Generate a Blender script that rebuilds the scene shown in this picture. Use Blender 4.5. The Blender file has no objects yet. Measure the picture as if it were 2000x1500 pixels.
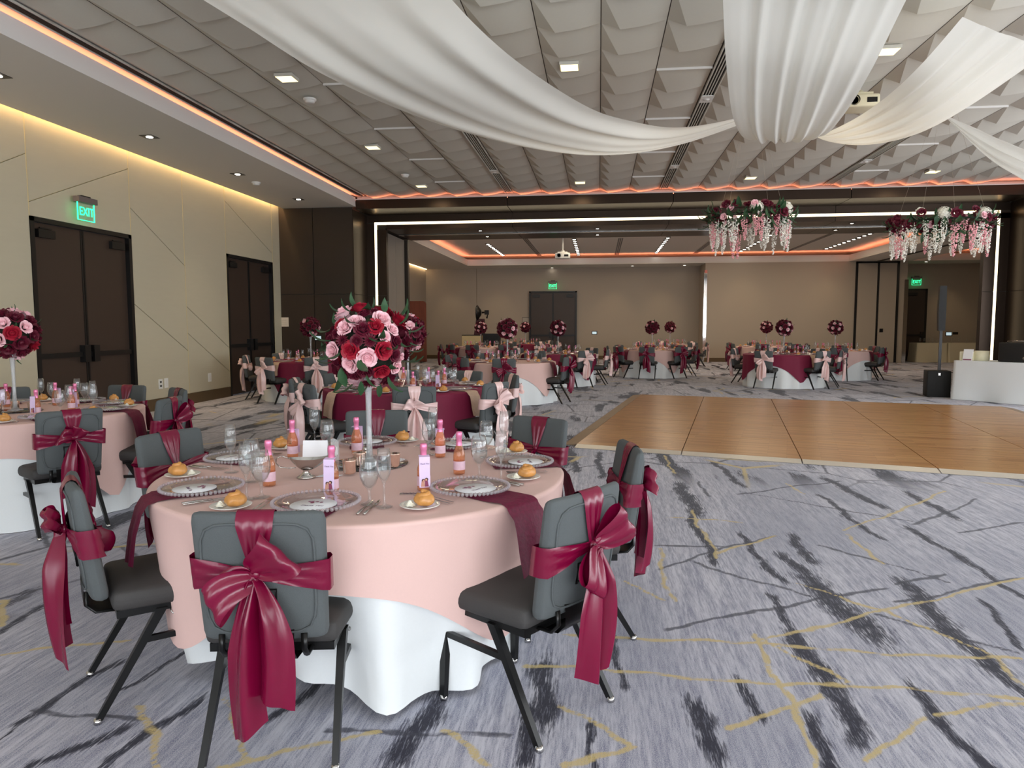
import bpy, math, random
from math import sin, cos, pi, radians, sqrt, exp
from mathutils import Vector, Matrix

random.seed(7)
SC = bpy.context.scene
COL = SC.collection

# ------------------------------------------------------------------ camera
F_PX, YAW, PITCH, ROLL, EYE = 1378.3, .1221, .0824, -.0012, 1.45
FWD = Vector((-sin(YAW)*cos(PITCH), cos(YAW)*cos(PITCH), -sin(PITCH)))
_r0 = Vector((cos(YAW), sin(YAW), 0)); _u0 = _r0.cross(FWD)
RGT = _r0*cos(ROLL)+_u0*sin(ROLL); UPV = _u0*cos(ROLL)-_r0*sin(ROLL)
cam_data = bpy.data.cameras.new('camera'); cam = bpy.data.objects.new('camera', cam_data); COL.objects.link(cam)
cam_data.sensor_fit = 'HORIZONTAL'; cam_data.sensor_width = 36; cam_data.lens = F_PX/2000*36
cam_data.clip_start = .05; cam_data.clip_end = 200
M = Matrix.Identity(4)
for i in range(3):
    M[i][0] = RGT[i]; M[i][1] = UPV[i]; M[i][2] = -FWD[i]
M[2][3] = EYE
cam.matrix_world = M
SC.camera = cam

def ray(px, py): return FWD + RGT*((px-1000)/F_PX) - UPV*((py-750)/F_PX)
def atz(px, py, z):
    d = ray(px, py); return Vector((0, 0, EYE)) + d*((z-EYE)/d.z)
def aty(px, py, y):
    d = ray(px, py); return Vector((0, 0, EYE)) + d*(y/d.y)
def atx(px, py, x):
    d = ray(px, py); return Vector((0, 0, EYE)) + d*(x/d.x)
def project(p):
    d = Vector(p)-Vector((0, 0, EYE)); z = d.dot(FWD)
    return 1000+F_PX*d.dot(RGT)/z, 750-F_PX*d.dot(UPV)/z

# ------------------------------------------------------------------ world, exposure, big lights
W = bpy.data.worlds.new('world'); SC.world = W; W.use_nodes = True
W.node_tree.nodes['Background'].inputs[0].default_value = (.75, .86, 1, 1)
W.node_tree.nodes['Background'].inputs[1].default_value = 1.0
SC.view_settings.view_transform = 'Standard'; SC.view_settings.look = 'None'
SC.view_settings.exposure = 0.24; SC.view_settings.gamma = 1; SC.view_settings.use_curve_mapping = False
try:
    SC.cycles.use_denoising = True
    SC.cycles.max_bounces = 6; SC.cycles.diffuse_bounces = 4; SC.cycles.glossy_bounces = 3; SC.cycles.transparent_max_bounces = 20; SC.cycles.caustics_reflective = False; SC.cycles.caustics_refractive = False
    SC.cycles.sample_clamp_indirect = 4; SC.cycles.adaptive_threshold = .035
except Exception: pass

XL, XR = -7.567, 10.9          # room one side walls
YB, YD, YP, YQ = -4.6, 16.22, 17.19, 19.5   # back wall, dark wall, portal face, far end of portal
ZS, ZF, ZC = 4.2265, 4.44, 4.511            # soffit, fascia top, ceiling grid
XS, XSR = -5.67, 9.0                        # soffit inner edges
Y2, YF, Z2 = 29.0, 30.61, 3.92              # room two soffit edge, far wall, soffit height
XP0, XP1 = -5.507, 8.837                    # portal light strip

def area(name, loc, size, rot, energy, color, spread=None):
    l = bpy.data.lights.new(name, 'AREA'); l.shape = 'RECTANGLE'; l.size, l.size_y = size
    l.energy = energy; l.color = color
    if spread: l.spread = spread
    o = bpy.data.objects.new(name, l); COL.objects.link(o); o.location = loc; o.rotation_euler = rot
    return o
DAY = (.93, .96, 1.0)
# daylight through the window wall behind the camera and the windows of the long side wall
for x, watt in ((-4.6, 95), (-.6, 150), (3.4, 215), (7.4, 245)):
    area('daylight_window', (x, YB+.12, 1.95), (3.3, 3.3), (radians(103), 0, 0), watt, DAY)
for i, y in enumerate((-1.6, 2.6, 6.8, 11.0)):
    area('daylight_window', (XR-.12, y, 1.95), (3.3, 3.3), (0, radians(103), 0), 165, DAY)

# ------------------------------------------------------------------ helpers
def lin(r, g, b):
    f = lambda c: (c/255/12.92) if c/255 <= .04045 else ((c/255+.055)/1.055)**2.4
    return (f(r), f(g), f(b), 1)
MATS = {}
def mat(name, col, rough=.5, metal=0., var=.06, scale=30., bump=0., bscale=200., sheen=0., spec=.5, emit=None, estr=0., coat=0., stretch=None, aniso=0.):
    if name in MATS: return MATS[name]
    m = bpy.data.materials.new(name); m.use_nodes = True; MATS[name] = m
    nt = m.node_tree; n = nt.nodes; b = n['Principled BSDF']
    b.inputs['Roughness'].default_value = rough; b.inputs['Metallic'].default_value = metal
    b.inputs['Specular IOR Level'].default_value = spec
    b.inputs['Sheen Weight'].default_value = sheen; b.inputs['Sheen Tint'].default_value = tuple(min(1, c**.6) for c in col[:3])+(1,); b.inputs['Coat Weight'].default_value = coat
    if aniso: b.inputs['Anisotropic'].default_value = aniso
    tc = n.new('ShaderNodeTexCoord'); mp = n.new('ShaderNodeMapping'); nt.links.new(tc.outputs['Object'], mp.inputs[0])
    if stretch: mp.inputs['Scale'].default_value = stretch
    nz = n.new('ShaderNodeTexNoise'); nz.inputs['Scale'].default_value = scale; nz.inputs['Detail'].default_value = 3
    nt.links.new(mp.outputs[0], nz.inputs['Vector'])
    mx = n.new('ShaderNodeMix'); mx.data_type = 'RGBA'; mx.inputs[0].default_value = .5
    c0 = tuple(max(0, c*(1-var)) for c in col[:3])+(1,); c1 = tuple(min(1, c*(1+var)) for c in col[:3])+(1,)
    mx.inputs[6].default_value = c0; mx.inputs[7].default_value = c1
    nt.links.new(nz.outputs[0], mx.inputs[0]); nt.links.new(mx.outputs[2], b.inputs['Base Color'])
    if bump:
        n2 = n.new('ShaderNodeTexNoise'); n2.inputs['Scale'].default_value = bscale; n2.inputs['Detail'].default_value = 2
        nt.links.new(mp.outputs[0], n2.inputs['Vector'])
        bp = n.new('ShaderNodeBump'); bp.inputs['Strength'].default_value = bump; bp.inputs['Distance'].default_value = .004
        nt.links.new(n2.outputs[0], bp.inputs['Height']); nt.links.new(bp.outputs[0], b.inputs['Normal'])
    if emit:
        b.inputs['Emission Color'].default_value = emit+(1,) if len(emit) == 3 else emit; b.inputs['Emission Strength'].default_value = estr
    return m
def glass(name, tint=(1, 1, 1), body=.0, rough=.02, fres=1.35, bcol=(.85, .87, .88)):
    """thin clear glass: mostly see-through, mirror-like at grazing angles"""
    if name in MATS: return MATS[name]
    m = bpy.data.materials.new(name); m.use_nodes = True; MATS[name] = m
    nt = m.node_tree; n = nt.nodes; out = n['Material Output']; n.remove(n['Principled BSDF'])
    tr = n.new('ShaderNodeBsdfTransparent'); tr.inputs[0].default_value = tint+(1,)
    gl = n.new('ShaderNodeBsdfGlossy'); gl.inputs['Roughness'].default_value = rough
    lw = n.new('ShaderNodeLayerWeight'); lw.inputs[0].default_value = .5
    pw = n.new('ShaderNodeMath'); pw.operation = 'POWER'; pw.inputs[1].default_value = 2.6; nt.links.new(lw.outputs['Facing'], pw.inputs[0])
    fr = n.new('ShaderNodeMath'); fr.operation = 'MULTIPLY_ADD'; fr.inputs[1].default_value = min(.9, (fres-1)*2.2); fr.inputs[2].default_value = .02; nt.links.new(pw.outputs[0], fr.inputs[0])
    nz = n.new('ShaderNodeTexNoise'); nz.inputs['Scale'].default_value = 25
    ad = n.new('ShaderNodeMath'); ad.operation = 'MULTIPLY_ADD'; ad.inputs[1].default_value = .05; 
    nt.links.new(nz.outputs[0], ad.inputs[0]); nt.links.new(fr.outputs[0], ad.inputs[2])
    mx = n.new('ShaderNodeMixShader'); nt.links.new(ad.outputs[0], mx.inputs[0]); nt.links.new(tr.outputs[0], mx.inputs[1]); nt.links.new(gl.outputs[0], mx.inputs[2])
    if body:
        df = n.new('ShaderNodeBsdfDiffuse'); df.inputs[0].default_value = bcol+(1,)
        m2 = n.new('ShaderNodeMixShader'); m2.inputs[0].default_value = body
        nt.links.new(mx.outputs[0], m2.inputs[1]); nt.links.new(df.outputs[0], m2.inputs[2]); mx = m2
    nt.links.new(mx.outputs[0], out.inputs[0])
    return m
def cloth_mat(name, col, transl=.35, rough=.8):
    m = bpy.data.materials.new(name); m.use_nodes = True; MATS[name] = m
    nt = m.node_tree; n = nt.nodes; b = n['Principled BSDF']; out = n['Material Output']
    b.inputs['Base Color'].default_value = col; b.inputs['Roughness'].default_value = rough; b.inputs['Sheen Weight'].default_value = .2
    tl = n.new('ShaderNodeBsdfTranslucent'); tl.inputs[0].default_value = col
    nz = n.new('ShaderNodeTexNoise'); nz.inputs['Scale'].default_value = 6
    mm = n.new('ShaderNodeMath'); mm.operation = 'MULTIPLY_ADD'; mm.inputs[1].default_value = .08; mm.inputs[2].default_value = transl-.04
    nt.links.new(nz.outputs[0], mm.inputs[0])
    mx = n.new('ShaderNodeMixShader'); nt.links.new(mm.outputs[0], mx.inputs[0]); nt.links.new(b.outputs[0], mx.inputs[1]); nt.links.new(tl.outputs[0], mx.inputs[2])
    nt.links.new(mx.outputs[0], out.inputs[0])
    return m

class MB:
    def __init__(s): s.v = []; s.f = []; s.mi = []; s.sm = []
    def add(s, vs, fs, mi=0, smooth=True):
        o = len(s.v); s.v += [tuple(v) for v in vs]
        for f in fs: s.f.append(tuple(i+o for i in f)); s.mi.append(mi); s.sm.append(smooth)
        return s
    def box(s, c, size, rot=None, mi=0):
        h = [x/2 for x in size]; vs = []
        for dx in (-1, 1):
            for dy in (-1, 1):
                for dz in (-1, 1):
                    p = Vector((dx*h[0], dy*h[1], dz*h[2]))
                    if rot: p = rot @ p
                    vs.append(p+Vector(c))
        return s.add(vs, [(0, 1, 3, 2), (4, 6, 7, 5), (0, 4, 5, 1), (2, 3, 7, 6), (0, 2, 6, 4), (1, 5, 7, 3)], mi, False)
    def b2(s, lo, hi, mi=0):
        return s.box([(a+b)/2 for a, b in zip(lo, hi)], [b-a for a, b in zip(lo, hi)], None, mi)
    def rbox(s, size, rad, fn=None, mi=0, mid=1):
        h = [x/2 for x in size]; key = {}; vs = []; fs = []
        def samples(a):
            r = min(rad, a*.98); t = [-a, -a+r*.3, -a+r]
            for k in range(1, mid+1): t.append(-a+r+(2*a-2*r)*k/(mid+1))
            return t+[a-r, a-r*.3, a]
        S = [samples(a) for a in h]; R = [min(rad, a*.98) for a in h]; rr = min(R)
        def vid(p):
            q = [max(-(h[i]-rr), min(h[i]-rr, p[i])) for i in range(3)]
            d = Vector([p[i]-q[i] for i in range(3)])
            if d.length > 1e-9: d = d.normalized()*rr
            w = Vector(q)+d
            if fn: w = Vector(fn(w))
            k = tuple(round(x, 5) for x in p)
            if k not in key: key[k] = len(vs); vs.append(w)
            return key[k]
        for ax in range(3):
            a, b = (ax+1) % 3, (ax+2) % 3
            for sg in (-1, 1):
                for i in range(len(S[a])-1):
                    for j in range(len(S[b])-1):
                        ids = []
                        for (ii, jj) in ((i, j), (i+1, j), (i+1, j+1), (i, j+1)):
                            p = [0, 0, 0]; p[ax] = sg*h[ax]; p[a] = S[a][ii]; p[b] = S[b][jj]; ids.append(vid(p))
                        if sg < 0: ids.reverse()
                        fs.append(tuple(ids))
        return s.add(vs, fs, mi, True)
    def lathe(s, prof, n=24, mi=0, c=(0, 0, 0), smooth=True):
        vs = []; fs = []
        for r, z in prof:
            for k in range(n): a = 2*pi*k/n; vs.append((c[0]+r*cos(a), c[1]+r*sin(a), c[2]+z))
        for i in range(len(prof)-1):
            for k in range(n): k2 = (k+1) % n; fs.append((i*n+k, i*n+k2, (i+1)*n+k2, (i+1)*n+k))
        return s.add(vs, fs, mi, smooth)
    def disc(s, c, r, n=24, mi=0):
        vs = [(c[0]+r*cos(2*pi*k/n), c[1]+r*sin(2*pi*k/n), c[2]) for k in range(n)]
        return s.add(vs, [tuple(range(n))], mi, False)
    def tube(s, path, r, n=6, mi=0, close=False, flat=1.):
        pts = [Vector(p) for p in path]; vs = []; fs = []; L = len(pts)
        for i, p in enumerate(pts):
            a = pts[i-1] if (i > 0 or close) else p; b = pts[(i+1) % L] if (i < L-1 or close) else p
            d = (b-a).normalized(); ref = Vector((0, 0, 1)) if abs(d.z) < .9 else Vector((0, 1, 0))
            x = d.cross(ref).normalized(); y = x.cross(d)
            rr = r[i] if isinstance(r, (list, tuple)) else r
            for k in range(n): t = 2*pi*(k+.5)/n; vs.append(p+x*(rr*cos(t))+y*(rr*flat*sin(t)))
        for i in range(L if close else L-1):
            j = (i+1) % L
            for k in range(n): k2 = (k+1) % n; fs.append((i*n+k, i*n+k2, j*n+k2, j*n+k))
        if not close: fs += [tuple(range(n))[::-1], tuple((L-1)*n+k for k in range(n))]
        return s.add(vs, fs, mi, n > 4)
    def grid(s, fn, nu, nv, mi=0, cu=False, smooth=True):
        vs = []; fs = []
        for i in range(nu+1 if not cu else nu):
            for j in range(nv+1): vs.append(Vector(fn(i/nu, j/nv)))
        for i in range(nu):
            i2 = (i+1) % nu if cu else i+1
            for j in range(nv): fs.append((i*(nv+1)+j, i2*(nv+1)+j, i2*(nv+1)+j+1, i*(nv+1)+j+1))
        return s.add(vs, fs, mi, smooth)
    def ball(s, c, r, nu=12, nv=8, mi=0, sc=(1, 1, 1)):
        return s.grid(lambda u, v: (c[0]+sc[0]*r*sin(pi*v)*cos(2*pi*u), c[1]+sc[1]*r*sin(pi*v)*sin(2*pi*u), c[2]+sc[2]*r*cos(pi*v)), nu, nv, mi, cu=True)
    def prism(s, poly, fn, d, mi=0):
        n = len(poly); vs = [fn(a, b, 0) for a, b in poly]+[fn(a, b, d) for a, b in poly]
        fs = [tuple(range(n)), tuple(range(2*n-1, n-1, -1))]+[(i, (i+1) % n, n+(i+1) % n, n+i) for i in range(n)]
        return s.add(vs, fs, mi, False)
    def mesh(s, name, mats):
        me = bpy.data.meshes.new(name); me.from_pydata(s.v, [], s.f)
        for m in (mats if isinstance(mats, (list, tuple)) else [mats]): me.materials.append(m)
        me.polygons.foreach_set('material_index', s.mi); me.polygons.foreach_set('use_smooth', s.sm)
        me.update(); return me

def ob(name, me, parent=None, loc=None, rot=None, scale=None):
    if isinstance(me, tuple): me = me[0].mesh(name, me[1])
    o = bpy.data.objects.new(name, me); COL.objects.link(o)
    if parent: o.parent = parent
    if loc is not None: o.location = loc
    if rot is not None:
        if hasattr(rot, 'w'): o.rotation_mode = 'QUATERNION'; o.rotation_quaternion = rot
        else: o.rotation_euler = rot
    if scale is not None: o.scale = (scale,)*3 if isinstance(scale, (int, float)) else scale
    return o
def tag(o, label, cat, group=None, kind=None):
    o['label'] = label; o['category'] = cat
    if group: o['group'] = group
    if kind: o['kind'] = kind
    return o
def thing(name, label, cat, loc=(0, 0, 0), rz=0, group=None):
    o = bpy.data.objects.new(name, None); COL.objects.link(o); o.location = loc; o.rotation_euler = (0, 0, rz); o.empty_display_size = .1
    return tag(o, label, cat, group)
def struct(o, label=None):
    o['kind'] = 'structure'
    if label: o['label'] = label
    return o
def sempty(name, label=None, loc=(0, 0, 0)):
    o = bpy.data.objects.new(name, None); COL.objects.link(o); o.location = loc; return struct(o, label)
def text_mesh(s, size, m, shear=0., ext=.0006):
    cu = bpy.data.curves.new('letters', 'FONT'); cu.body = s; cu.size = size; cu.align_x = 'CENTER'; cu.align_y = 'CENTER'; cu.extrude = ext; cu.shear = shear; cu.resolution_u = 2
    o = bpy.data.objects.new('letters', cu); COL.objects.link(o); dg = bpy.context.evaluated_depsgraph_get(); dg.update()
    me = bpy.data.meshes.new_from_object(o.evaluated_get(dg)); bpy.data.objects.remove(o)
    me.materials.clear(); me.materials.append(m); return me

# ------------------------------------------------------------------ materials
m_wall = mat('wallcovering', lin(194, 187, 164), .75, var=.03, scale=3, bump=.15, bscale=60, stretch=(1, 1, 6))
m_seam = mat('seam_trim', lin(196, 182, 140), .5)
m_base = mat('baseboard_brown', lin(92, 74, 50), .5)
m_paint = mat('ceiling_paint', lin(222, 218, 210), .85, var=.01)
m_fascia = mat('fascia_paint', lin(225, 222, 218), .8, var=.01)
m_tile = mat('ceiling_tile', lin(208, 205, 194), .85, var=.02, bump=.1, bscale=120)
m_dark = mat('dark_backing', lin(60, 54, 46), .9)
m_bronze = mat('bronze_panel', lin(58, 46, 37), .34, .75, var=.1, scale=2, stretch=(1, 1, .2), bump=.02, bscale=300)
m_bronze2 = mat('bronze_wall_panel', lin(56, 46, 38), .45, .35, var=.08, scale=3)
m_doorleaf = mat('door_brown', lin(60, 46, 38), .45, var=.06, scale=4)
m_black = mat('black_metal', lin(20, 19, 19), .35, .2)
m_frame = mat('door_frame_black', lin(13, 12, 12), .4)
m_steel = mat('steel', lin(200, 198, 195), .18, 1., var=.03)
m_chrome = mat('chrome', lin(225, 226, 226), .08, 1., var=.02)
m_white = mat('white_plastic', lin(232, 232, 228), .4)
m_room2 = mat('room_two_paint', lin(172, 160, 146), .8, var=.02)
m_led = mat('warm_led', (1, .8, .5, 1), .5, emit=(1, .84, .56), estr=2.2)
m_ledcove = mat('cove_led', (1, .4, .2, 1), .5, emit=(1, .30, .16), estr=4.2)
m_ledwall = mat('wall_wash_led', (1, .7, .4, 1), .5, emit=(1, .66, .32), estr=42)
m_lamp = mat('lamp_square', (1, .9, .6, 1), .5, emit=(1, .82, .42), estr=1.7)
m_lampw = mat('lamp_white', (1, .95, .85, 1), .5, emit=(1, .93, .80), estr=9)
m_exit = mat('exit_green', (0, 1, .4, 1), .5, emit=(.03, 1, .35), estr=2.2)
m_exitglass = glass('exit_glass', (.92, 1, .94), .12)
m_fabric = mat('charcoal_fabric', lin(84, 89, 90), .85, var=.10, scale=260, bump=.25, bscale=500, sheen=.15)
m_seat = mat('charcoal_seat', lin(60, 58, 57), .7, var=.08, scale=260, bump=.2, bscale=500)
m_leg = mat('black_leg', lin(34, 34, 34), .3, .5)
m_burg = mat('burgundy_satin', lin(116, 4, 48), .27, var=.12, scale=8, sheen=.08, spec=.6, bump=.1, bscale=12)
m_blushs = mat('blush_satin', lin(236, 202, 198), .27, var=.05, scale=8, sheen=.1, spec=.7, bump=.1, bscale=12)
m_blush = mat('blush_cloth', lin(228, 192, 184), .8, var=.03, scale=200, sheen=.2)
m_burgc = mat('burgundy_cloth', lin(120, 12, 54), .7, var=.06, scale=60, sheen=.3)
m_whitec = mat('white_cloth', lin(236, 240, 240), .75, var=.02, scale=100, sheen=.2)
m_creamc = mat('cream_cloth', lin(206, 196, 170), .8, var=.03)
m_velvet = mat('burgundy_velvet', lin(106, 4, 50), .65, var=.5, scale=70, sheen=.1, bump=.6, bscale=60)
m_champ = mat('champagne_crinkle', lin(214, 182, 158), .5, var=.18, scale=90, sheen=.3, bump=.8, bscale=70)
m_glass = glass('clear_glass', (.97, .98, .98), .025)
m_plateglass = glass('charger_glass', (.96, .94, .95), .03)
m_bead = glass('bead_glass', (.88, .80, .84), .22, .05, 1.6)
m_acrylic = glass('acrylic', (.95, .96, .96), .06)
m_water = glass('water', (.97, .985, .99), .01, 0, 1.25)
m_rosewine = glass('rose_wine', (.95, .52, .36), .0, .05, 1.3)
m_winebody = glass('rose_wine_body', (.98, .70, .52), .17, .05, 1.5, lin(244, 176, 136)[:3])
m_foil = mat('pink_foil', lin(230, 132, 172), .3, .35, var=.05)
m_lab = mat('bottle_label', lin(225, 190, 205), .5, var=.15, scale=60)
m_tagp = mat('lilac_tag', lin(226, 204, 238), .6, var=.02)
m_ink = mat('print_ink', lin(88, 40, 82), .7)
m_inkw = mat('white_script', lin(250, 250, 250), .5)
m_photo1 = mat('print_dark_hair', lin(58, 34, 32), .7); m_photo2 = mat('print_plum', lin(138, 62, 92), .7); m_photo3 = mat('print_skin', lin(204, 150, 130), .7)
m_porc = mat('porcelain', lin(240, 240, 236), .2, var=.01, coat=.4)
m_card = mat('white_card', lin(246, 248, 252), .6, var=.01)
m_roll = mat('bread_crust', lin(206, 146, 78), .38, var=.42, scale=38, coat=.15, bump=.3, bscale=60)
m_butter = mat('butter', lin(248, 246, 232), .5, var=.02)
m_mirror = mat('black_mirror', lin(16, 12, 10), .06, 0, spec=1, coat=1)
m_copper = mat('rose_gold_glass', lin(240, 206, 188), .14, .85, var=.2, scale=50)
m_flame = mat('candle_glow', (1, .7, .3, 1), .5, emit=(1, .55, .2), estr=2)
m_rose_p = mat('rose_pink', lin(248, 198, 206), .6, var=.10, scale=5, sheen=.2)
m_rose_r = mat('rose_red', lin(158, 10, 40), .6, var=.2, scale=5, sheen=.3)
m_rose_b = mat('rose_burgundy', lin(94, 8, 36), .6, var=.2, scale=5, sheen=.3)
m_rose_w = mat('rose_white', lin(238, 236, 224), .6, var=.04, scale=5)
m_leaf = mat('leaf_green', lin(46, 80, 50), .5, var=.3, scale=8)
m_foam = mat('dark_foliage', lin(28, 34, 22), .9, var=.3)
m_wist_w = mat('wisteria_white', lin(240, 238, 228), .7); m_wist_p = mat('wisteria_pink', lin(238, 172, 178), .7)
m_maho = mat('mahogany', lin(128, 70, 56), .35, var=.3, scale=3, stretch=(6, 6, .6), coat=.3)
m_screen = mat('screen', (.3, .4, .45, 1), .3, emit=(.62, .78, .82), estr=.6)
m_string = mat('string', lin(170, 156, 140), .7)
m_edge = mat('aluminium_edge', lin(226, 220, 208), .35, .3)
m_edge2 = mat('brown_edge', lin(150, 128, 104), .5, .2)
m_stem = mat('vase_crystal', (.8, .8, .8, 1)); 
m_vase = glass('vase_glass', (.93, .94, .95), .22, .04, 1.45)
m_cream = mat('cream_box', lin(232, 226, 196), .6)
m_drape = cloth_mat('ivory_voile', lin(238, 237, 230), .40)

# ------------------------------------------------------------------ carpet
STROKES = []
def carpet():
    m = bpy.data.materials.new('abstract_carpet'); m.use_nodes = True; nt = m.node_tree; n = nt.nodes; b = n['Principled BSDF']
    b.inputs['Roughness'].default_value = .95; b.inputs['Specular IOR Level'].default_value = .15; b.inputs['Sheen Weight'].default_value = .15
    lk = nt.links.new
    tc = n.new('ShaderNodeTexCoord')
    def node(t, **k):
        x = n.new(t)
        for a, v in k.items(): setattr(x, a, v)
        return x
    def math_(op, a, b_=None, c=None, clamp=False):
        x = node('ShaderNodeMath', operation=op, use_clamp=clamp)
        for i, v in enumerate((a, b_, c)):
            if v is None: continue
            if isinstance(v, (int, float)): x.inputs[i].default_value = v
            else: lk(v, x.inputs[i])
        return x.outputs[0]
    def vmath(op, a, b_=None, sc=None):
        x = node('ShaderNodeVectorMath', operation=op)
        for i, v in enumerate((a, b_)):
            if v is None: continue
            if isinstance(v, (tuple, list, Vector)): x.inputs[i].default_value = v
            else: lk(v, x.inputs[i])
        if sc is not None: lk(sc, x.inputs['Scale'])
        return x
    def noise(scale_vec, sc, det=2, rough=.5, off=(0, 0, 0)):
        mp = node('ShaderNodeMapping'); mp.inputs['Scale'].default_value = scale_vec; mp.inputs['Location'].default_value = off; lk(tc.outputs['Object'], mp.inputs[0])
        z = node('ShaderNodeTexNoise'); z.inputs['Scale'].default_value = sc; z.inputs['Detail'].default_value = det; z.inputs['Roughness'].default_value = rough; lk(mp.outputs[0], z.inputs['Vector'])
        return z.outputs[0]
    P = tc.outputs['Object']
    streak = noise((95, 8, 1), 1, 3, .7)        # fine yarn streaks along the room
    streak2 = noise((26, 1.6, 1), 1, 3, .6)
    speck = noise((1, 1, 1), 260, 1, .5)
    big = noise((1, .5, 1), .9, 2, .5)
    # ragged position for brush strokes
    cmb = node('ShaderNodeCombineXYZ'); lk(math_('MULTIPLY_ADD', streak, .60, -.30), cmb.inputs[1])
    wob = noise((1, 1, 1), 9, 2, .6); lk(math_('MULTIPLY_ADD', wob, .06, -.03), cmb.inputs[0])
    PR = vmath('ADD', P, cmb.outputs[0]).outputs[0]
    cm2 = node('ShaderNodeCombineXYZ'); w2 = noise((1, 1, 1), 16, 3, .7); w3 = noise((1, 1, 1), 15, 3, .7, (7, 3, 1))
    lk(math_('MULTIPLY_ADD', w2, .05, -.025), cm2.inputs[0]); lk(math_('MULTIPLY_ADD', w3, .05, -.025), cm2.inputs[1])
    PL = vmath('ADD', P, cm2.outputs[0]).outputs[0]
    def conv(lst, off, k):
        out = []
        for (x1, y1, x2, y2, hw) in lst:
            a = atz(off[0]+x1*k, off[1]+y1*k, 0); c = atz(off[0]+x2*k, off[1]+y2*k, 0)
            dist = (a.y+c.y)/2
            out.append((a.x, a.y, c.x, c.y, hw*k*dist/F_PX))
        return out
    O4, O3 = (1000, 750), (0, 750)
    dark = conv([(660, 400, 715, 500, 30), (700, 520, 790, 690, 18), (790, 310, 900, 395, 14), (1230, 375, 1450, 480, 20), (1210, 440, 1430, 600, 13), (1100, 600, 1170, 690, 22),
        (890, 590, 1050, 770, 16), (1075, 680, 1200, 800, 26), (1190, 800, 1370, 930, 62), (1010, 840, 1120, 980, 20), (1120, 1000, 1340, 1350, 45), (1560, 430, 1720, 520, 18),
        (1570, 570, 1780, 700, 18), (1780, 700, 2000, 830, 15), (1540, 790, 1850, 1090, 42), (1850, 1100, 2000, 1220, 22), (1830, 850, 2000, 1030, 14), (890, 1170, 960, 1290, 22),
        (700, 1270, 780, 1420, 45), (1160, 1320, 1250, 1500, 35), (1580, 1200, 1850, 1490, 30), (395, 930, 420, 1180, 16), (315, 1350, 340, 1480, 18), (110, 1120, 150, 1300, 45), (90, 1290, 40, 1480, 36),
        (235, 270, 250, 340, 14), (335, 270, 350, 360, 13)], O4, .5)
    dark += conv([(0, 965, 170, 865, 18), (100, 1310, 440, 1100, 22), (480, 1190, 790, 1000, 14), (430, 1480, 760, 1240, 28), (120, 1500, 480, 1360, 30), (1080, 1290, 1230, 1180, 26),
        (1540, 1450, 1700, 1280, 55), (0, 1390, 120, 1300, 14)], O3, .5)
    gold = conv([(1700, 420, 1400, 540, 7), (1400, 540, 1290, 575, 6), (1020, 590, 790, 665, 6), (700, 490, 800, 680, 8), (570, 640, 625, 850, 9), (960, 980, 1190, 1500, 11), (200, 975, 1000, 1020, 7),
        (1000, 1020, 2000, 1080, 7), (50, 1100, 1020, 1165, 8), (1020, 1165, 2000, 1225, 8), (820, 1330, 1200, 1215, 11), (1000, 1000, 1460, 880, 8), (1460, 880, 2000, 760, 6), (960, 985, 1300, 1170, 8),
        (1100, 780, 1480, 890, 6), (1480, 890, 1870, 1060, 7), (1870, 1060, 2000, 1200, 8), (1680, 1300, 2000, 1240, 10), (1400, 1490, 1640, 1310, 9), (1300, 590, 1460, 700, 6), (190, 1260, 480, 1420, 11),
        (200, 1490, 480, 1420, 11), (440, 770, 580, 840, 7), (590, 280, 640, 350, 6), (600, 520, 900, 540, 5), (1080, 390, 1140, 430, 6)], O4, .5)
    gold += conv([(545, 1260, 600, 1380, 13), (600, 1380, 640, 1500, 14), (860, 1230, 980, 1470, 13), (880, 1490, 1150, 1420, 11), (1150, 1420, 1500, 1350, 9), (0, 1060, 500, 1000, 8), (1740, 1350, 1900, 1500, 13), (60, 530, 10, 940, 14)], O3, .5)
    thin = conv([(580, 725, 720, 670, 6), (720, 670, 1020, 590, 4), (700, 690, 980, 780, 4), (980, 780, 1160, 830, 5), (600, 960, 840, 910, 4), (840, 910, 1440, 795, 4), (1480, 780, 1700, 740, 4), (890, 420, 1560, 540, 3),
        (1210, 630, 1520, 710, 3), (1520, 710, 1700, 770, 5), (1570, 550, 1810, 450, 4), (1500, 850, 1980, 760, 3), (560, 630, 860, 640, 3), (1440, 900, 1640, 960, 4), (1640, 960, 2000, 1060, 5), (730, 380, 770, 440, 4),
        (1750, 580, 2000, 540, 3), (870, 430, 1280, 380, 2)], O4, .5)
    thin += conv([(140, 1270, 560, 1310, 4), (440, 600, 590, 710, 5), (500, 370, 560, 460, 5), (330, 520, 470, 600, 4), (1300, 1340, 2000, 1380, 3)], O3, .5)
    def mask(d, soft, lim=1.):
        mr = node('ShaderNodeMapRange', interpolation_type='SMOOTHSTEP'); lk(d, mr.inputs[0])
        mr.inputs[1].default_value = lim-soft; mr.inputs[2].default_value = lim+soft; mr.inputs[3].default_value = 1; mr.inputs[4].default_value = 0
        return mr.outputs[0]
    def ramp(x, lo, hi):
        mr = node('ShaderNodeMapRange', interpolation_type='SMOOTHSTEP'); lk(x, mr.inputs[0]); mr.inputs[1].default_value = lo; mr.inputs[2].default_value = hi
        return mr.outputs[0]
    # brush strokes further off, where single ones can no longer be told apart
    sx = node('ShaderNodeSeparateXYZ'); lk(P, sx.inputs[0])
    faraway = math_('MAXIMUM', ramp(sx.outputs[1], 6.2, 7.2), ramp(math_('MULTIPLY', sx.outputs[0], -1), 2.6, 3.2))
    patch = noise((2.6, .55, 1), 1.1, 2, .5, (3.1, 8.7, 0))
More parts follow.
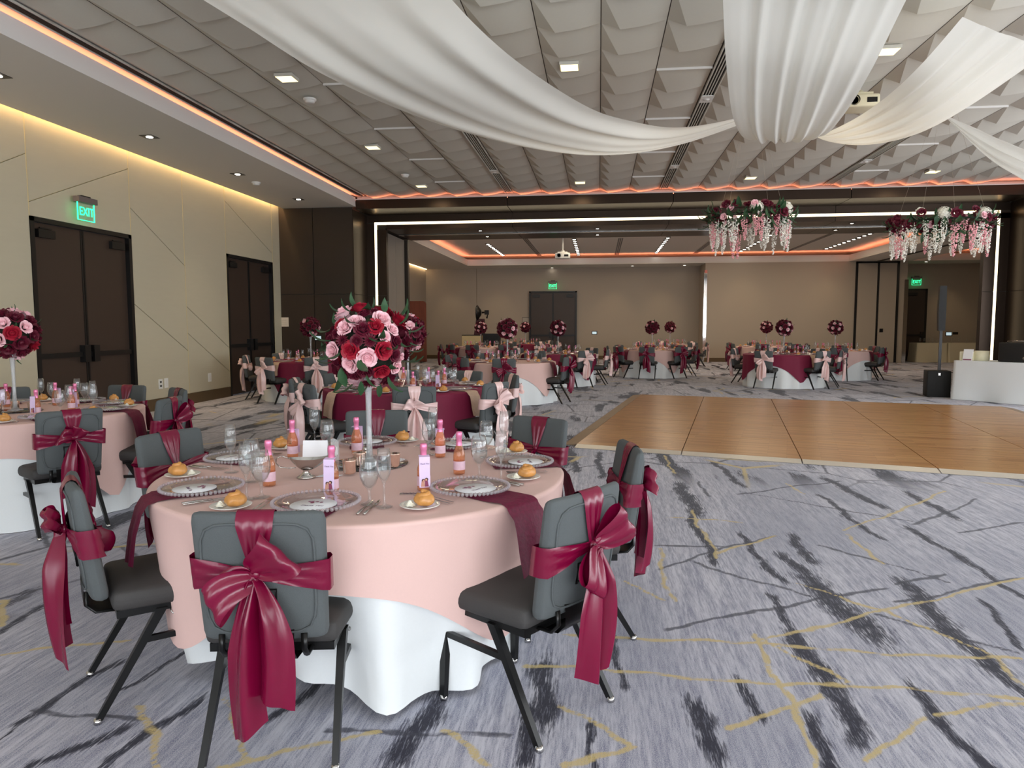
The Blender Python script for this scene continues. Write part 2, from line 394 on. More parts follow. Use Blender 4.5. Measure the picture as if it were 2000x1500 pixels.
    farp = math_('ADD', math_('MULTIPLY', patch, 1), math_('MULTIPLY_ADD', streak, .30, -.15))
    vor = node('ShaderNodeTexVoronoi', feature='DISTANCE_TO_EDGE'); vor.inputs['Scale'].default_value = .62; lk(PL, vor.inputs['Vector'])
    vor2 = node('ShaderNodeTexVoronoi', feature='DISTANCE_TO_EDGE'); vor2.inputs['Scale'].default_value = .8
    mp2 = node('ShaderNodeMapping'); mp2.inputs['Location'].default_value = (4.4, 1.7, 0); mp2.inputs['Rotation'].default_value = (0, 0, .6); lk(PL, mp2.inputs[0]); lk(mp2.outputs[0], vor2.inputs['Vector'])
    STROKES.extend((dark, gold, thin))
    at = node('ShaderNodeAttribute', attribute_name='strokes'); sp_ = node('ShaderNodeSeparateColor'); lk(at.outputs['Color'], sp_.inputs[0])
    sd = math_('ADD', math_('MULTIPLY', sp_.outputs[0], 4), math_('ADD', math_('MULTIPLY_ADD', streak, 3.6, -1.8), math_('MULTIPLY_ADD', wob, .8, -.4)))
    sg = math_('ADD', math_('MULTIPLY', sp_.outputs[1], 4), math_('MULTIPLY_ADD', w2, 2.0, -1.0))
    st = math_('ADD', math_('MULTIPLY', sp_.outputs[2], 4), math_('MULTIPLY_ADD', w3, 1.6, -.8))
    mdark = math_('MAXIMUM', mask(sd, .45, .95), math_('MULTIPLY', faraway, ramp(farp, .575, .625)))
    mdark = math_('MULTIPLY', mdark, math_('MULTIPLY_ADD', ramp(streak, .36, .46), .35, .65))
    mgold = math_('MAXIMUM', mask(sg, .4, .8), math_('MULTIPLY', math_('MULTIPLY', faraway, ramp(big, .5, .56)), mask(vor.outputs['Distance'], .006, .012)))
    mgold = math_('MULTIPLY', mgold, math_('MULTIPLY_ADD', ramp(speck, .35, .5), .35, .55))
    mthin = math_('MAXIMUM', mask(st, .45, .9), math_('MULTIPLY', faraway, mask(vor2.outputs['Distance'], .006, .010)))
    mthin = math_('MULTIPLY', mthin, .8)
    def mix(f, a, c):
        x = node('ShaderNodeMix', data_type='RGBA')
        if isinstance(f, (int, float)): x.inputs[0].default_value = f
        else: lk(f, x.inputs[0])
        for i, v in ((6, a), (7, c)):
            if isinstance(v, tuple): x.inputs[i].default_value = v
            else: lk(v, x.inputs[i])
        return x.outputs[2]
    base = mix(ramp(math_('ADD', math_('MULTIPLY', streak, .55), math_('MULTIPLY', streak2, .45)), .36, .64), lin(118, 121, 146), lin(202, 202, 214))
    base = mix(math_('MULTIPLY', ramp(big, .42, .62), .55), base, lin(118, 123, 146))
    base = mix(math_('MULTIPLY', ramp(speck, .42, .62), .5), base, lin(208, 207, 214))
    c = mix(mdark, base, lin(34, 34, 52)); c = mix(mthin, c, lin(48, 48, 62)); c = mix(mgold, c, lin(204, 182, 122))
    lk(c, b.inputs['Base Color'])
    bp = node('ShaderNodeBump'); bp.inputs['Strength'].default_value = .25; bp.inputs['Distance'].default_value = .004; lk(speck, bp.inputs['Height']); lk(bp.outputs[0], b.inputs['Normal'])
    return m
m_carpet = carpet()
def parquet():
    m = bpy.data.materials.new('oak_strip'); m.use_nodes = True; nt = m.node_tree; n = nt.nodes; b = n['Principled BSDF']; lk = nt.links.new
    tc = n.new('ShaderNodeTexCoord')
    br = n.new('ShaderNodeTexBrick'); br.inputs['Scale'].default_value = 1; br.inputs['Brick Width'].default_value = .55; br.inputs['Row Height'].default_value = .052; br.inputs['Mortar Size'].default_value = .0012
    br.inputs['Color1'].default_value = lin(206, 158, 104); br.inputs['Color2'].default_value = lin(172, 122, 74); br.inputs['Mortar'].default_value = lin(128, 84, 46); br.offset = .37
    mp = n.new('ShaderNodeMapping'); mp.inputs['Rotation'].default_value = (0, 0, radians(14.5)); lk(tc.outputs['Object'], mp.inputs[0]); lk(mp.outputs[0], br.inputs['Vector'])
    nz = n.new('ShaderNodeTexNoise'); nz.inputs['Scale'].default_value = 4; m2 = n.new('ShaderNodeMapping'); m2.inputs['Scale'].default_value = (1, 14, 1); lk(mp.outputs[0], m2.inputs[0]); lk(m2.outputs[0], nz.inputs['Vector'])
    mx = n.new('ShaderNodeMix'); mx.data_type = 'RGBA'; mx.blend_type = 'MULTIPLY'; mx.inputs[0].default_value = .25; lk(br.outputs[0], mx.inputs[6]); lk(nz.outputs[0], mx.inputs[7])
    lk(mx.outputs[2], b.inputs['Base Color']); b.inputs['Roughness'].default_value = .28; b.inputs['Specular IOR Level'].default_value = .4
    return m
m_oak = parquet()

# ------------------------------------------------------------------ structure: floor, walls
import numpy as np
def floor_mesh():
    def axis(lo, a, b, hi, f, c): return np.concatenate([np.arange(lo, a, c), np.arange(a, b, f), np.arange(b, hi, c), [hi]])
    xs = axis(XL-.2, -3.1, 5.2, 16.4, .02, .6); ys = axis(YB-.2, 1.2, 8.0, YF+.2, .02, .6); nx, ny = len(xs), len(ys)
    X, Y = np.meshgrid(xs, ys, indexing='ij'); X = X.ravel(); Y = Y.ravel()
    X0, Y0 = X.copy(), Y.copy()
    X = X+.016*np.sin(6.1*Y0+2*np.sin(3.3*X0))+.008*np.sin(17*Y0+11*X0)+.004*np.sin(41*X0-37*Y0); Y = Y+.016*np.sin(5.3*X0+2*np.sin(4.1*Y0))+.008*np.sin(19*X0-13*Y0)+.004*np.sin(43*Y0+31*X0)
    out = np.ones((len(X), 4), np.float32)
    for ch, lst in enumerate(STROKES):
        acc = np.full(len(X), 9.)
        for (ax, ay, bx, by, w) in lst:
            abx, aby = bx-ax, by-ay; t = np.clip(((X-ax)*abx+(Y-ay)*aby)/(abx*abx+aby*aby+1e-9), 0, 1)
            ex = (X-ax-t*abx); ey = (Y-ay-t*aby)
            if ch == 0: ey = ey*.35
            else: w = max(w, .015)
            acc = np.minimum(acc, np.sqrt(ex*ex+ey*ey)/w)
        out[:, ch] = np.clip(acc/4, 0, 1)
    me = bpy.data.meshes.new('floor')
    V = np.stack([X0, Y0, np.zeros_like(X)], 1).astype(np.float32)
    I, J = np.meshgrid(np.arange(nx-1), np.arange(ny-1), indexing='ij'); I = I.ravel(); J = J.ravel()
    Q = np.stack([I*ny+J, (I+1)*ny+J, (I+1)*ny+J+1, I*ny+J+1], 1).astype(np.int32)
    me.vertices.add(len(V)); me.vertices.foreach_set('co', V.ravel()); me.loops.add(Q.size); me.loops.foreach_set('vertex_index', Q.ravel())
    me.polygons.add(len(Q)); me.polygons.foreach_set('loop_start', np.arange(0, Q.size, 4, dtype=np.int32)); me.polygons.foreach_set('loop_total', np.full(len(Q), 4, np.int32))
    ca = me.attributes.new('strokes', 'FLOAT_COLOR', 'POINT'); ca.data.foreach_set('color', out.ravel())
    me.materials.append(m_carpet); me.update(calc_edges=True); return me
fl = struct(ob('floor', floor_mesh()), 'lavender carpet with navy brush strokes and gold lines')

# left wall: backing, panels, doors
y1, y2, yC, y3, y4, yE = 8.7217, 10.7933, 12.2781, 13.752, 15.8169, YD
ZD, ZB = 2.9236, .196
wl = struct(ob('wall_left', (MB().b2((XL-.3, YB, 0), (XL-.02, y1, ZS+.3)).b2((XL-.3, y1, ZD), (XL-.02, y2, ZS+.3)).b2((XL-.3, y2, 0), (XL-.02, y3, ZS+.3)).b2((XL-.3, y3, ZD), (XL-.02, y4, ZS+.3)).b2((XL-.3, y4, 0), (XL-.02, YD+.1, ZS+.3)), m_seam)), 'cream panelled wall with diagonal seams')
GAP = .006
def wall_panel(poly):
    # shrink polygon a little so a joint shows between panels
    cx = sum(p[0] for p in poly)/len(poly); cz = sum(p[1] for p in poly)/len(poly)
    n = len(poly); q = []
    area_ = sum(poly[i][0]*poly[(i+1) % n][1]-poly[(i+1) % n][0]*poly[i][1] for i in range(n))
    pts = poly if area_ > 0 else poly[::-1]
    lines = []
    for i in range(n):
        a = Vector(pts[i]); b_ = Vector(pts[(i+1) % n]); d = (b_-a).normalized(); nn = Vector((-d.y, d.x)); lines.append((a+nn*GAP, d))
    for i in range(n):
        p, d = lines[i-1]; r, e = lines[i]; den = d.x*e.y-d.y*e.x
        if abs(den) < 1e-6: q.append(r); continue
        t = ((r-p).x*e.y-(r-p).y*e.x)/den; q.append(p+d*t)
    ob('panel', (MB().prism([tuple(v) for v in q], lambda a, b_, d: (XL-.02+d, a, b_), .022), m_wall), wl)
yz = lambda px, py: (lambda p: (p.y, p.z))(atx(px, py, XL))
zt = ZS+.25
dA = yz(46.5, 298)[1]; d0 = yz(0, 318); sl = (dA-d0[1])/(y1-d0[0]); dl = lambda y: dA+sl*(y-y1)
for ya, yb in ((YB, 2.9), (2.9, 5.8), (5.8, y1)):
    wall_panel([(ya, ZB), (yb, ZB), (yb, dl(yb) if yb == y1 else 2.6), (ya, dl(ya) if yb == y1 else 1.6)]); wall_panel([(ya, dl(ya) if yb == y1 else 1.6), (yb, dl(yb) if yb == y1 else 2.6), (yb, zt), (ya, zt)])
za, zb = yz(56, 394)[1], yz(248, 329)[1]
wall_panel([(y1, ZD), (y2, ZD), (y2, zb), (y1, za)]); wall_panel([(y1, za), (y2, zb), (y2, zt), (y1, zt)])
u1, u2, l1, l2 = yz(254, 405)[1], yz(359, 519)[1], yz(262, 593)[1], yz(366, 685)[1]
wall_panel([(y2, ZB), (yC, ZB), (yC, l2), (y2, l1)]); wall_panel([(y2, l1), (yC, l2), (yC, u2), (y2, u1)]); wall_panel([(y2, u1), (yC, u2), (yC, zt), (y2, zt)])
a1, a2, b1, b2 = yz(364, 598)[1], yz(447, 679)[1], yz(366, 650)[1], yz(448, 726)[1]
wall_panel([(yC, ZB), (y3, ZB), (y3, b2), (yC, b1)]); wall_panel([(yC, b1), (y3, b2), (y3, a2), (yC, a1)]); wall_panel([(yC, a1), (y3, a2), (y3, zt), (yC, zt)])
c1, c2 = yz(437, 391)[1], yz(531, 495)[1]
wall_panel([(y3, ZD), (y4, ZD), (y4, c2), (y3, c1)]); wall_panel([(y3, c1), (y4, c2), (y4, zt), (y3, zt)]); wall_panel([(y4, 0), (YD, 0), (YD, zt), (y4, zt)])
for ys_, z0_ in ((y1, ZD), (y2, ZB), (yC, ZB), (y3, ZB), (y4+.02, 0)):
    ob('seam_trim', (MB().b2((XL-.01, ys_-.006, z0_), (XL+.006, ys_+.006, ZS+.2)), mat('brass_trim', lin(214, 200, 156), .45, .2)), wl)
bb = struct(ob('baseboard_left', (MB().b2((XL-.02, YB, 0), (XL+.02, y1-.03, ZB)).b2((XL-.02, y2+.03, 0), (XL+.02, y3-.03, ZB)), m_base)), 'brown baseboard along the cream wall')

def double_door(name, mp, w, h, label, bar=True):
    """mp(u, d, z): u along the wall, d out into the room"""
    r = sempty(name, label)
    f = MB()
    def bx(u0, u1, d0, d1, z0, z1, b=None):
        b = b or MB(); p = [mp(u, d, z) for u in (u0, u1) for d in (d0, d1) for z in (z0, z1)]
        b.add(p, [(0, 1, 3, 2), (4, 6, 7, 5), (0, 4, 5, 1), (2, 3, 7, 6), (0, 2, 6, 4), (1, 5, 7, 3)], 0, False); return b
    bx(0, .07, -.14, .012, 0, h, f); bx(w-.07, w, -.14, .012, 0, h, f); bx(0, w, -.14, .012, h-.06, h, f); ob('door_frame', (f, m_frame), r)
    mid = w/2
    for s, (ua, ub) in enumerate(((.072, mid-.006), (mid+.006, w-.072))):
        lf = ob('door_leaf', (bx(ua, ub, -.11, -.06, .01, h-.064), m_doorleaf), r)
        ob('edge_strip', (bx(ub-.03, ub-.001, -.06, -.052, .02, h-.07) if s == 0 else bx(ua+.001, ua+.03, -.06, -.052, .02, h-.07), m_frame), lf)
        uc = ua+.08 if s == 0 else ub-.38
        ob('door_closer', (bx(uc, uc+.30, -.06, .0, h-.26, h-.15, bx(uc+.04, uc+.26, -.03, -.015, h-.14, h-.12)), m_frame), lf)
        if bar:
            ob('panic_bar', (bx(ua+.02, ub-.02, -.06, -.01, 1.0, 1.07, bx(*((ub-.15, ub-.03) if s == 0 else (ua+.03, ua+.15)), -.06, .03, .92, 1.17)), m_frame), lf)
    return r
double_door('door_1', lambda u, d, z: (XL+d, y1+u, z), y2-y1, ZD, 'tall brown double doors under the glowing exit sign on the panelled wall')
double_door('door_2', lambda u, d, z: (XL+d, y3+u, z), y4-y3, ZD, 'tall brown double doors next to the bronze wall')

def exit_sign(mp, label):
    t = thing('exit_sign', label, 'exit sign', mp(0, 0, 0))
    o = Vector(mp(0, 0, 0)); L = lambda u, d, z: Vector(mp(u, d, z))-o
    def bx(u0, u1, d0, d1, z0, z1):
        b = MB(); p = [L(u, d, z) for u in (u0, u1) for d in (d0, d1) for z in (z0, z1)]
        return b.add(p, [(0, 1, 3, 2), (4, 6, 7, 5), (0, 4, 5, 1), (2, 3, 7, 6), (0, 2, 6, 4), (1, 5, 7, 3)], 0, False)
    ob('housing', (bx(-.19, .19, -.05, .05, .13, .21), mat('sign_housing', lin(120, 110, 108), .5, .3)), t)
    ob('canopy', (bx(-.08, .1, -.06, .01, .21, .235), m_black), t)
    pn = ob('edge_lit_panel', (bx(-.17, .17, -.006, .006, -.12, .13), m_exitglass), t)
    ob('lit_edge', (bx(-.172, -.165, -.008, .008, -.12, .13).add(bx(.165, .172, -.008, .008, -.12, .13).v, bx(0, 1, 0, 1, 0, 1).f, 0, False).add(bx(-.172, .172, -.008, .008, -.125, -.117).v, bx(0, 1, 0, 1, 0, 1).f, 0, False), m_exit), pn)
    me = text_mesh('EXIT', .155, m_exit, 0, .002)
    ex = (L(1, 0, 0)-L(0, 0, 0)).normalized(); ez = Vector((0, 0, 1)); en = ex.cross(ez)
    q = Matrix((ex, ez, en)).transposed().to_quaternion()
    ob('letters', me, pn, L(0, .012 if en.dot(L(0, 1, 0)-L(0, 0, 0)) > 0 else -.012, 0), q, (.92, 1.12, 1))
    return t
def sign_at(y, z): return lambda u, d, zz: (XL+.10+d, y+u, z+zz)
p = atx(168, 415, XL+.1); exit_sign(sign_at(p.y, p.z), 'green exit sign above the double doors on the cream panelled wall')

# dark bronze wall, recess and portal
wd = struct(ob('wall_dark', (MB().b2((XL-.3, YD+.03, 0), (-5.76, YP+.3, ZS+.5)).b2((9.09, YD+.03, 0), (XR+.3, YP+.3, ZS+.5)), m_dark)), 'dark bronze panelled wall')
ZJ = 2.2
XO0, XO1, ZO, ZH = -5.24, 8.56, 3.826, 4.17
for xa, xb in ((XL, -6.73), (-6.73, -5.75), (9.08, 10.0), (10.0, XR)):
    for z0, z1 in ((.14, ZJ), (ZJ, ZS)):
        ob('panel', (MB().b2((xa+.008, YD, z0+.008), (xb-.008, YD+.03, z1-.008)), m_bronze2), wd)
struct(ob('baseboard_dark', (MB().b2((XL, YD-.012, 0), (-5.75, YD+.03, .14)).b2((9.08, YD-.012, 0), (XR, YD+.03, .14)), m_frame)), 'black base of the bronze wall')
pt = sempty('wall_portal', 'bronze portal with a light strip around the opening')
ob('backing', (MB().b2((-5.76, YP+.02, 0), (-5.26, YP+.14, 4.3)).b2((8.58, YP+.02, 0), (9.09, YP+.14, 4.3)).b2((9.75, YP+.02, 0), (10.2, YQ, 4.3)).b2((-5.76, YP+.02, 3.85), (9.09, YQ, 4.7)).b2((-6.5, YD+.5, 4.2), (9.8, YP+.1, 4.8)).b2((XS, YD+.02, ZH+.02), (XSR, YD+.05, ZF-.08)), m_dark), pt)
for s, xj in ((1, -5.76), (-1, 9.09)):
    for z0, z1 in ((0, ZJ), (ZJ, 4.17)):
        ob('panel', (MB().b2((min(xj, xj+s*.02), YD+.01, z0+.006), (max(xj, xj+s*.02), YP, z1-.006)), m_bronze), pt)
seams = [aty(991, 395, YD).x, aty(1315, 390, YD).x, aty(1662, 380, YD).x]
xs_ = [XS]+seams+[XSR]
for a, b_ in zip(xs_[:-1], xs_[1:]):
    ob('panel', (MB().b2((a+.008, YD-.02, ZH), (b_-.008, YD+.02, ZF-.062)), m_bronze), pt)
    ob('panel', (MB().b2((max(a, -5.74)+.008, YD+.02, ZH), (b_-.008, YP, ZH+.02)), m_bronze), pt)
ob('lip', (MB().b2((XS, YD-.03, ZF-.062), (XSR, YD+.02, ZF-.045)), m_fascia), pt)
SW = .031
xf = [-5.74]+seams+[9.07]
for a, b_ in zip(xf[:-1], xf[1:]):
    ob('panel', (MB().b2((a+.006, YP, 3.97+SW), (b_-.006, YP+.02, ZH)), m_bronze), pt)
    lo = max(a, XO0); hi = min(b_, XO1) if b_ < 9 else 9.7
    ob('panel', (MB().b2((lo+.006, YP, ZO), (hi-.006, YP+.02, 3.97-SW)), m_bronze), pt)
    ob('panel', (MB().b2((lo+.006, YP+.02, ZO), (hi-.006, 18.2, ZO+.02)), m_bronze), pt)
    ob('panel', (MB().b2((lo+.006, 18.42, ZO), (hi-.006, YQ, ZO+.02)), m_bronze), pt)
for s, xo, xp, xe in ((-1, XO0, XP0, -5.74), (1, XO1, XP1, 9.07)):
    for z0, z1 in ((0, ZJ), (ZJ, 3.97)):
        ob('panel', (MB().b2((min(xe, xp+s*SW), YP, z0+.005), (max(xe, xp+s*SW), YP+.02, z1-.005)), m_bronze), pt)
        ob('panel', (MB().b2((min(xo, xp-s*SW), YP, z0+.005), (max(xo, xp-s*SW), YP+.02, min(z1, ZO)-.005)), m_bronze), pt)
    ob('jamb', (MB().b2((min(xo, xo+s*.03), YP+.02, 0), (max(xo, xo+s*.03), YP+.14, ZO)), m_bronze2), pt)
    xk = xo-.05 if s < 0 else 9.72
    ob('jamb', (MB().b2((min(xk, xk+s*.5), YQ-.16, 0), (max(xk, xk+s*.5), YQ, ZO)), m_bronze2), pt)
ob('light_strip', (MB().b2((XP0-SW, YP+.004, 0), (XP0+SW, YP+.016, 3.97+SW)).b2((XP1-SW, YP+.004, 0), (XP1+SW, YP+.016, 3.97+SW)).b2((XP0, YP+.004, 3.97-SW), (XP1, YP+.016, 3.97+SW)), m_led), pt)
ob('partition_track', (MB().b2((XO0, 18.25, ZO-.015), (XO1, 18.37, ZO+.03)), m_steel), pt)
ps = thing('folding_partition', 'grey folding partition leaves parked inside the bronze portal', 'partition', (-5.42, 18.4, 0))
m_part = mat('partition_grey', lin(150, 140, 130), .7)
for k in range(2): ob('partition_leaf', (MB().b2((-.03, -.82+k*.86, .02), (.05, .02+k*.86, ZO-.02)), m_part), ps)
for px, py, fb in ((938, 450.5, 'front'), (952, 462, 'rear'), (1167, 446.5, 'front'), (1167, 458.5, 'rear'), (1664, 436, 'front'), (1632, 449, 'rear')):
    q = atz(px, py, ZO); t = thing('portal_downlight', '%s round downlight under the portal near %s' % (fb, 'the left post' if px < 1000 else 'the middle' if px < 1300 else 'the right flower hoop'), 'downlight', (q.x, q.y, ZO-.002), 0, 'downlights under the portal')
    ob('trim_ring', (MB().lathe([(.045, 0), (.075, 0), (.075, -.008), (.045, -.008)], 16), m_black), t); ob('lamp', (MB().disc((0, 0, -.003), .045, 16), m_lampw), t)

# remaining shell of room one
struct(ob('wall_right', (MB().b2((XR, YB, 0), (XR+.3, YD, .35)).b2((XR, YB, 3.6), (XR+.3, YD, 4.8)).b2((XR, YB, .35), (XR+.3, -3.25, 3.6)).b2((XR, .05, .35), (XR+.3, .95, 3.6)).b2((XR, 4.25, .35), (XR+.3, 5.15, 3.6)).b2((XR, 8.45, .35), (XR+.3, 9.35, 3.6)).b2((XR, 12.65, .35), (XR+.3, YD, 3.6)), m_wall)), 'cream side wall with windows')
bw = MB().b2((XL, YB-.3, 0), (XR, YB, .3)).b2((XL, YB-.3, 3.6), (XR, YB, 4.8))
for a, b_ in ((XL, -6.25), (-2.95, -2.25), (1.05, 1.75), (5.05, 5.75), (9.05, XR)): bw.b2((a, YB-.3, .3), (b_, YB, 3.6))
struct(ob('wall_back', (bw, m_wall)), 'window wall behind the camera')
for i, x in enumerate((-4.6, -.6, 3.4, 7.4)):
    w = struct(ob('window_%d' % (i+1), (MB().b2((x-1.65, YB-.2, .3), (x-1.58, YB-.1, 3.6)).b2((x+1.58, YB-.2, .3), (x+1.65, YB-.1, 3.6)).b2((x-1.65, YB-.2, .3), (x+1.65, YB-.1, .37)).b2((x-1.65, YB-.2, 3.53), (x+1.65, YB-.1, 3.6)).b2((x-.03, YB-.2, .3), (x+.03, YB-.1, 3.6)), m_black)), 'tall window')
    ob('pane', (MB().b2((x-1.6, YB-.16, .35), (x+1.6, YB-.14, 3.55)), m_glass), w)
for i, y in enumerate((-1.6, 2.6, 6.8, 11.0)):
    w = struct(ob('window_%d' % (i+5), (MB().b2((XR+.1, y-1.65, .35), (XR+.2, y-1.58, 3.6)).b2((XR+.1, y+1.58, .35), (XR+.2, y+1.65, 3.6)).b2((XR+.1, y-.03, .35), (XR+.2, y+.03, 3.6)), m_black)), 'tall side window')
    ob('pane', (MB().b2((XR+.14, y-1.6, .35), (XR+.16, y+1.6, 3.6)), m_glass), w)

# soffits with light coves
sf = struct(ob('ceiling_soffit', (MB().b2((XL+.11, YB, ZS), (XS, YD+.03, ZS+.03)).b2((XSR, YB, ZS), (XR, YD+.03, ZS+.03)).b2((XL-.1, YB, ZS+.28), (XL+.5, YD+.03, ZS+.31)).b2((XL+.11, YB, ZS+.031), (XL+.13, YD+.03, ZS+.2)), m_paint)), 'grey dropped soffit along the wall')
ob('fascia', (MB().b2((XS-.03, YB, ZS+.0305), (XS, YD+.0, ZF)).b2((XSR, YB, ZS+.0305), (XSR+.03, YD, ZF)).b2((XS, YB, ZS-.001), (XS+.004, YD, ZS+.0305)).b2((XSR-.004, YB, ZS-.001), (XSR, YD, ZS+.0305)), m_fascia), sf)
ob('cove_back', (MB().b2((XS-.42, YB, ZS+.035), (XS-.40, YP, 4.75)).b2((XSR+.4, YB, ZS+.035), (XSR+.42, YP, 4.75)).b2((XS-.42, YP-.59, ZF-.1), (XSR+.42, YP-.57, 4.75)), m_fascia), sf)
ob('cove_strip', (MB().b2((XS-.14, YB, ZF-.03), (XS-.07, YD+.1, ZF-.02)).b2((XSR+.07, YB, ZF-.03), (XSR+.14, YD+.1, ZF-.02)).b2((XS-.1, YD+.07, ZF-.06), (XSR+.1, YD+.14, ZF-.05)).b2((XS-.30, YB, ZF), (XS-.29, YD+.1, ZC-.01)).b2((XSR+.29, YB, ZF), (XSR+.30, YD+.1, ZC-.01)), m_ledcove), sf)
ob('wall_wash_strip', (MB().b2((XL+.02, YB, ZS+.2), (XL+.06, YD-.05, ZS+.21)), m_ledwall), sf)

# ceiling of sculpted tiles
ce = struct(ob('ceiling', (MB().b2((XS-.5, YB, ZC+.02), (XSR+.5, YP, ZC+.06)), mat('groove_brown', lin(120, 110, 100), .9))), 'ceiling of sculpted off-white tiles')
ob('perimeter', (MB().b2((XS-.42, YB, ZC-.002), (-5.64, 16.62, ZC+.02)).b2((8.30, YB, ZC-.002), (XSR+.42, 16.62, ZC+.02)).b2((-5.47, 16.37, ZC-.002), (8.3, 16.62, ZC+.02)), m_fascia), ce)
TW, TL, R0 = .6595, .682, 7.498
GX = .005
def tile_mesh():
    w, l = TW-2*GX, TL-.004; b = MB(); d = .075
    A, B_, C_, D_ = (0, 0, 0), (w, 0, 0), (w, l, 0), (0, l, 0); Pk = (.29*w, l, -d)
    # the large face sags a little between the ridge and the far edge
    n = 6; top = [(w*i/n, 0, 0) for i in range(n+1)]; far = [(Pk[0]+(w-Pk[0])*i/n, l, -d*(1-i/n)-.012*sin(pi*i/n)) for i in range(n+1)]
    vs = []; K = 4
    for j in range(K+1):
        t = j/K
        for i in range(n+1):
            a = Vector(top[i]); c = Vector(far[i]); q = a.lerp(c, t); q.z -= .010*sin(pi*t)*sin(pi*min(1, i/n)); vs.append(q)
    fs = [(j*(n+1)+i, (j+1)*(n+1)+i, (j+1)*(n+1)+i+1, j*(n+1)+i+1) for j in range(K) for i in range(n)]
    b.add(vs, fs, 0, True)
    b.add([A, D_, Pk], [(0, 2, 1)], 0, False); b.add([D_]+far, [tuple(range(n+2))], 0, False)
    return b
TILE = tile_mesh(); TILE_ME = TILE.mesh('tile', m_tile)
w_, l_ = TW-2*GX, TL-.004
SHELF = MB().add([(0, 0, -.004), (w_, 0, -.004), (w_, l_, -.004), (0, l_, -.004)], [(0, 3, 2, 1)], 0, False)
SHELF.b2((0, l_-.012, -.030), (w_, l_, -.002), 1)
SHELF_ME = SHELF.mesh('tile', [m_tile, m_fascia])
cols = []
for bay in range(4):
    x0 = -1.984+(bay-1)*3.4875
    for k in range(5): cols.append((x0+k*TW, bay, k))
shelfcol = {(0, 3), (1, 4), (3, 0)}
cand = []; rest = MB()
for (x, bay, k) in cols:
    for r in range(-17, 13):
        y = R0+r*TL
        pc = project((x+TW/2, y+TL/2, ZC)) if y > 1.5 else (-9999, -9999)
        cand.append((0 if (-80 < pc[0] < 2080 and -60 < pc[1] < 800) else 1, y, x, r, bay, k))
cand.sort()
for i, (hid, y, x, r, bay, k) in enumerate(cand):
    sh = (bay, k) in shelfcol and (r-2) % 3 == ({0: 2, 1: 2, 3: 2}[bay]) and (r % 3 == 1)
    if not hid and i < 300: ob('tile', SHELF_ME if sh else TILE_ME, ce, (x+GX, y, ZC))
    else: rest.add([(v[0]+x+GX, v[1]+y, v[2]+ZC) for v in TILE.v], TILE.f, 0, True)
o = ob('tile_field', (rest, m_tile), ce); o['kind'] = 'stuff'
# linear vents between the bays and along the cove
def vent(xc, w, ya, yb, label, n, group, lit=False):
    t = thing('ceiling_vent', label, 'ceiling vent', (xc, ya, ZC), 0, group)
    L = yb-ya
    ob('frame', (MB().b2((-w/2, 0, -.03), (-w/2+.016, L, .0)).b2((w/2-.016, 0, -.03), (w/2, L, 0)), m_tile), t)
    ob('backing', (MB().b2((-w/2, 0, -.006 if lit else 0), (w/2, L, .006)), m_fascia if lit else m_black), t)  # cove vent backing painted white so it looks brightened by the cove glow
    for i in range(n): x = -w/2+.016+(w-.032)*(i+1)/(n+1); ob('slat', (MB().b2((x-(.005 if lit else .006), 0, -.024), (x+(.005 if lit else .006), L, -.012)), m_dark if lit else m_tile), t)
    k = 0; y = 1.2
    while y < L and not lit:
        ob('sensor_plate', (MB().b2((-w/2, y, -.032), (w/2, y+.28, -.02)).lathe([(0, -.045), (.03, -.044), (.045, -.032)], 14, 0, (0, y+.14, 0)), m_white), t); y += 4.09 if k == 0 else 4.09; k += 1
for xc, lab in ((-2.077, 'slotted ceiling vent left of the middle, behind the long swag'), (1.41, 'slotted ceiling vent in the middle of the tiled ceiling'), (4.897, 'slotted ceiling vent above the right half of the dance floor')):
    vent(xc, .17, .5, 16.36, lab, 3, 'slotted vents between the ceiling tiles')
vent(-5.555, .15, YB, 16.3, 'long slotted vent beside the coral light cove', 4, 'slotted vents between the ceiling tiles', True)
for px, py, lab in ((560, 156, 'left of the long swag'), (1112, 134, 'above the long swag'), (1733, 103, 'between the two right swags'), (728, 290, 'left, under the long swag'), (823, 365, 'near the corner of the light cove'), (1133, 358, 'below the long swag by the far cove'), (1466, 349, 'above the left flower hoop'), (1822, 337, 'above the right flower hoop')):
    q = atz(px, py, ZC-.075); t = thing('ceiling_light', 'square warm ceiling light '+lab, 'ceiling light', (q.x, q.y, ZC-.06), 0, 'square lights in the tiled ceiling')
    ob('frame', (MB().b2((-.112, -.112, -.006), (.112, .112, .03)), m_tile), t); ob('diffuser', (MB().b2((-.10, -.10, -.010), (.10, .10, -.005)), m_lamp), t)
    area('ceiling_light_glow', (q.x, q.y, ZC-.12), (.2, .2), (0, 0, 0), 9, (1, .82, .55))
for px, py, z, lab in ((605, 193, ZC-.06, 'white smoke detector on the tiles near the first square light'), (791, 341, ZC-.06, 'white smoke detector on the tiles near the cove corner'), (500, 356, ZS, 'white smoke detector on the grey soffit')):
    q = atz(px, py, z); t = thing('smoke_detector', lab, 'smoke detector', (q.x, q.y, z)); ob('base', (MB().lathe([(.085, 0), (.085, -.02), (.07, -.028)], 20), m_white), t); ob('sensor_cap', (MB().lathe([(.07, -.02), (.062, -.05), (.03, -.058), (0, -.058)], 20), m_white), t)
